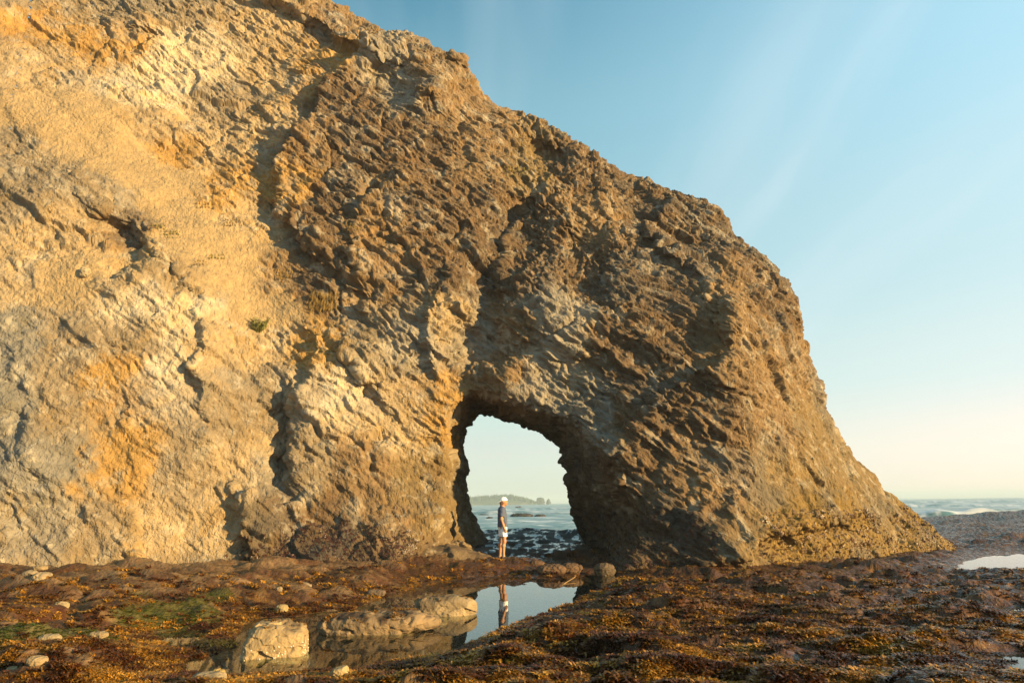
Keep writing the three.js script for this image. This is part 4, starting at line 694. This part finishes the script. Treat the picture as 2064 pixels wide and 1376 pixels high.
// ------------------------------------------------------------------ the person, facing the sea on the right
{
  const at = onLevel(1013, 1126.5, 0.26), gy = groundY(at.x, at.z); at.y = gy - 0.002;
  const who = thing('person', 'person in white cap worn backwards, dark blue T-shirt and white shorts, looking out to sea', 'person', at);
  const cap = (x, y, z, a, b, ra, rb) => { const bx = b[0] - a[0], by = b[1] - a[1], bz = b[2] - a[2], t = clamp(((x - a[0]) * bx + (y - a[1]) * by + (z - a[2]) * bz) / (bx * bx + by * by + bz * bz), 0, 1); return lerp(ra, rb, t) - Math.hypot(x - a[0] - bx * t, y - a[1] - by * t, z - a[2] - bz * t); };
  const ell = (x, y, z, c, r) => { const k = Math.hypot((x - c[0]) / r[0], (y - c[1]) / r[1], (z - c[2]) / r[2]); return (1 - k) * Math.min(...r); };
  const smax = (a, b, k) => -smin(-a, -b, k);
  const join = (x, y, z, bones, k) => { let v = -9; for (const [a, b, ra, rb] of bones) v = smax(v, cap(x, y, z, a, b, ra, rb), k); return v; };
  const HIP = { r: [0.02, 0.90, 0.085], l: [0.005, 0.90, -0.085] }, KNEE = { r: [0.048, 0.50, 0.092], l: [-0.018, 0.50, -0.10] }, ANK = { r: [0.022, 0.085, 0.095], l: [-0.068, 0.085, -0.105] };
  const SH = { r: [-0.025, 1.43, 0.185], l: [-0.02, 1.43, -0.185] }, ELB = { r: [-0.052, 1.155, 0.245], l: [-0.04, 1.16, -0.245] }, WR = { r: [0.022, 0.925, 0.235], l: [0.035, 0.93, -0.235] };
  const legs = ['r', 'l'].flatMap((s) => { const m = [lerp(KNEE[s][0], ANK[s][0], 0.3) - 0.022, lerp(KNEE[s][1], ANK[s][1], 0.28), KNEE[s][2]]; return [[HIP[s], KNEE[s], 0.088, 0.056], [KNEE[s], m, 0.053, 0.058], [m, ANK[s], 0.058, 0.036], [ANK[s], [ANK[s][0] - 0.03, 0.04, ANK[s][2]], 0.036, 0.034], [[ANK[s][0] - 0.02, 0.045, ANK[s][2]], [ANK[s][0] + 0.14, 0.032, ANK[s][2] + (s === 'r' ? 0.02 : -0.03)], 0.036, 0.024]]; });
  const arms = ['r', 'l'].flatMap((s) => [[SH[s], ELB[s], 0.052, 0.040], [ELB[s], WR[s], 0.041, 0.027]]);
  const torso = (x, y, z, g = 0) => { let v = ell(x, y, z, [0.0, 1.27, 0], [0.115 + g, 0.24 + g, 0.175 + g]); v = smax(v, ell(x, y, z, [0.01, 1.05, 0], [0.105 + g, 0.2 + g, 0.15 + g]), 0.1); v = smax(v, ell(x, y, z, [0.012, 0.93, 0], [0.118 + g, 0.13 + g, 0.165 + g]), 0.1); v = smax(v, cap(x, y, z, [-0.02, 1.42, 0.15], [-0.02, 1.42, -0.15], 0.062 + g, 0.062 + g), 0.09); return v; };
  const NECK = [[-0.005, 1.46, 0], [0.035, 1.585, 0]];
  const skin = new THREE.MeshPhysicalMaterial({ color: new THREE.Color().setRGB(0.35, 0.165, 0.083), roughness: 0.55 });
  const field = (f, lo, hi, h) => { const { pos, idx } = surfaceNets(f, lo, hi, h); return geom(pos, idx); };
  const headC = [0.062, 1.672, 0];
  const headF = (x, y, z) => {
    let v = ell(x, y, z, [0.048, 1.70, 0], [0.102, 0.098, 0.076]); v = smax(v, ell(x, y, z, [0.078, 1.625, 0], [0.068, 0.078, 0.056]), 0.04);
    v = smax(v, cap(x, y, z, [0.148, 1.672, 0], [0.162, 1.642, 0], 0.008, 0.013), 0.02);                                     // nose
    v = smax(v, ell(x, y, z, [0.136, 1.695, 0], [0.02, 0.012, 0.05]), 0.015); v = smax(v, ell(x, y, z, [0.132, 1.565, 0], [0.022, 0.018, 0.025]), 0.02);   // brow, chin
    v = smax(v, ell(x, y, z, [0.142, 1.603, 0], [0.014, 0.010, 0.024]), 0.008);                                               // lips
    for (const s of [1, -1]) { v = smax(v, ell(x, y, z, [0.035, 1.65, s * 0.079], [0.022, 0.033, 0.012]), 0.008); v = Math.min(v, -ell(x, y, z, [0.147, 1.675, s * 0.03], [0.018, 0.010, 0.016]) + 0.001); }
    return smax(v, cap(x, y, z, ...NECK, 0.056, 0.052), 0.03);
  };
  const bodyF = (x, y, z) => smax(smax(smax(torso(x, y, z), join(x, y, z, legs, 0.035), 0.05), join(x, y, z, arms, 0.03), 0.05), cap(x, y, z, ...NECK, 0.058, 0.052), 0.05);
  const hands = [];
  for (const s of ['r', 'l']) {                                       // a palm and five bent digits each
    const w = WR[s], o = s === 'r' ? 1 : -1, b = [];
    b.push([w, [w[0] + 0.035, w[1] - 0.075, w[2] - o * 0.012], 0.026, 0.026]);
    for (let f = 0; f < 4; f++) { const u = (f - 1.5) * 0.021, k = [w[0] + 0.042 + u * 0.6, w[1] - 0.082 + Math.abs(u) * 0.15, w[2] - o * 0.012 - u * 0.0], l = [0.045, 0.05, 0.046, 0.036][3 - f]; const m = [k[0] + 0.014, k[1] - l, k[2] - o * 0.006], e = [m[0] + 0.002, m[1] - l * 0.75, m[2] - o * 0.024]; k[0] += u * 0.5; m[0] += u * 0.5; e[0] += u * 0.4; b.push([k, m, 0.0095, 0.009], [m, e, 0.009, 0.0075]); }
    const t0 = [w[0] + 0.032, w[1] - 0.03, w[2] - o * 0.01], t1 = [w[0] + 0.068, w[1] - 0.062, w[2] - o * 0.024], t2 = [w[0] + 0.078, w[1] - 0.095, w[2] - o * 0.032]; b.push([t0, t1, 0.014, 0.011], [t1, t2, 0.011, 0.009]);
    hands.push(field((x, y, z) => join(x, y, z, b, 0.008), [w[0] - 0.05, w[1] - 0.21, w[2] - 0.07], [w[0] + 0.13, w[1] + 0.04, w[2] + 0.07], 0.005));
  }
  mesh('body', mergeGeometries([field(bodyF, [-0.2, -0.01, -0.34], [0.22, 1.62, 0.34], 0.012), field(headF, [-0.09, 1.5, -0.12], [0.2, 1.83, 0.12], 0.006), ...hands]), skin, who);
  const cloth = (r, g, b, ro = 0.9) => new THREE.MeshStandardMaterial({ color: new THREE.Color().setRGB(r, g, b), roughness: ro, side: THREE.DoubleSide });
  const fold = (x, y, z, s) => 0.010 * noise3(x * 14, y * 9, z * 14, s) + 0.006 * noise3(x * 30, y * 16, z * 30, s + 1);
  const sleeves = ['r', 'l'].map((s) => [SH[s], [lerp(SH[s][0], ELB[s][0], 0.72), lerp(SH[s][1], ELB[s][1], 0.72), lerp(SH[s][2], ELB[s][2], 0.72)], 0.072, 0.068]);
  mesh('shirt', field((x, y, z) => {
    let v = torso(x, Math.max(y, 0.94), z, 0.018); v = smax(v, join(x, y, z, sleeves, 0.02), 0.04) + fold(x, y, z, 3);
    v = Math.min(v, y - 0.925, 1.51 + 0.25 * Math.hypot(x, z) - y); for (const [a, b] of sleeves) if (Math.abs(z) > 0.19) { const t = ((x - a[0]) * (b[0] - a[0]) + (y - a[1]) * (b[1] - a[1]) + (z - a[2]) * (b[2] - a[2])); if (z * b[2] > 0) v = Math.min(v, (0.04 - t) * 4 + 0.01); }
    return v;
  }, [-0.2, 0.9, -0.36], [0.2, 1.56, 0.36], 0.01), cloth(0.062, 0.078, 0.135), who);
  mesh('shorts', field((x, y, z) => {
    let v = ell(x, Math.min(y, 0.95), z, [0.012, 0.95, 0], [0.132, 0.17, 0.178]);
    for (const s of ['r', 'l']) v = smax(v, cap(x, y, z, HIP[s], [KNEE[s][0], 0.56, KNEE[s][2]], 0.106, 0.098), 0.03);
    return Math.min(v + fold(x, y, z, 8), y - 0.645 - 0.01 * noise3(x * 9, 1, z * 9, 5), 1.0 - y);
  }, [-0.2, 0.6, -0.25], [0.2, 1.03, 0.25], 0.01), cloth(0.76, 0.76, 0.78), who);
  const capM = mesh('cap', field((x, y, z) => {
    let v = ell(x, y, z, [0.045, 1.708, 0], [0.115, 0.102, 0.088]); v = Math.min(v, (y - 1.688) * 0.96 - 0.12 * (x - 0.04) + 0.0);
    const bx = x + 0.085, by = y - 1.672 - 0.42 * bx; let brim = Math.min(0.075 - Math.hypot(bx, z * 0.95), 0.006 - Math.abs(by - 0.4 * z * z * -3)); v = smax(v, brim, 0.008);
    return smax(v, ell(x, y, z, [0.045, 1.812, 0], [0.008, 0.006, 0.008]), 0.004);
  }, [-0.19, 1.58, -0.12], [0.19, 1.84, 0.12], 0.006), cloth(0.80, 0.80, 0.83), who);
  mesh('hair', field((x, y, z) => { let v = ell(x, y, z, [0.0, 1.655, 0], [0.072, 0.085, 0.083]); v = smax(v, cap(x, y, z, [-0.03, 1.62, 0.035], [-0.035, 1.555, 0.03], 0.04, 0.022), 0.02); v = smax(v, cap(x, y, z, [-0.03, 1.62, -0.035], [-0.035, 1.55, -0.03], 0.04, 0.022), 0.02); v += 0.008 * noise3(x * 60, y * 12, z * 60, 7); return Math.min(v, 1.70 - y, 0.045 - x + (y - 1.62) * 0.5); }, [-0.12, 1.5, -0.12], [0.12, 1.74, 0.12], 0.006), cloth(0.11, 0.05, 0.022, 0.6), who);
  const eyeM = new THREE.MeshStandardMaterial({ color: new THREE.Color().setRGB(0.05, 0.03, 0.02), roughness: 0.2 });
  for (const s of [1, -1]) { const e = new THREE.SphereGeometry(0.0105, 10, 8); e.translate(0.132, 1.675, s * 0.03); mesh('eye', e, eyeM, who); }
  for (const s of ['r', 'l']) {
    const a = ANK[s], o = s === 'r' ? 0.02 : -0.03, heel = [a[0] - 0.045, 0.03, a[2]], ball = [a[0] + 0.14, 0.026, a[2] + o];
    mesh('shoe', field((x, y, z) => { let v = cap(x, y * 0.8, z, heel, ball, 0.042, 0.046); v = smax(v, cap(x, y, z, [a[0] - 0.03, 0.06, a[2]], [a[0] + 0.03, 0.055, a[2]], 0.043, 0.04), 0.02); return Math.min(v, y - 0.001, 0.092 - y + 0.25 * (a[0] + 0.0 - x)); }, [a[0] - 0.12, -0.01, a[2] - 0.1], [a[0] + 0.23, 0.14, a[2] + 0.1], 0.008), cloth(0.035, 0.022, 0.016, 0.6), who);
  }
  who.rotation.y = 0.12;
}

renderer.render(scene, camera);
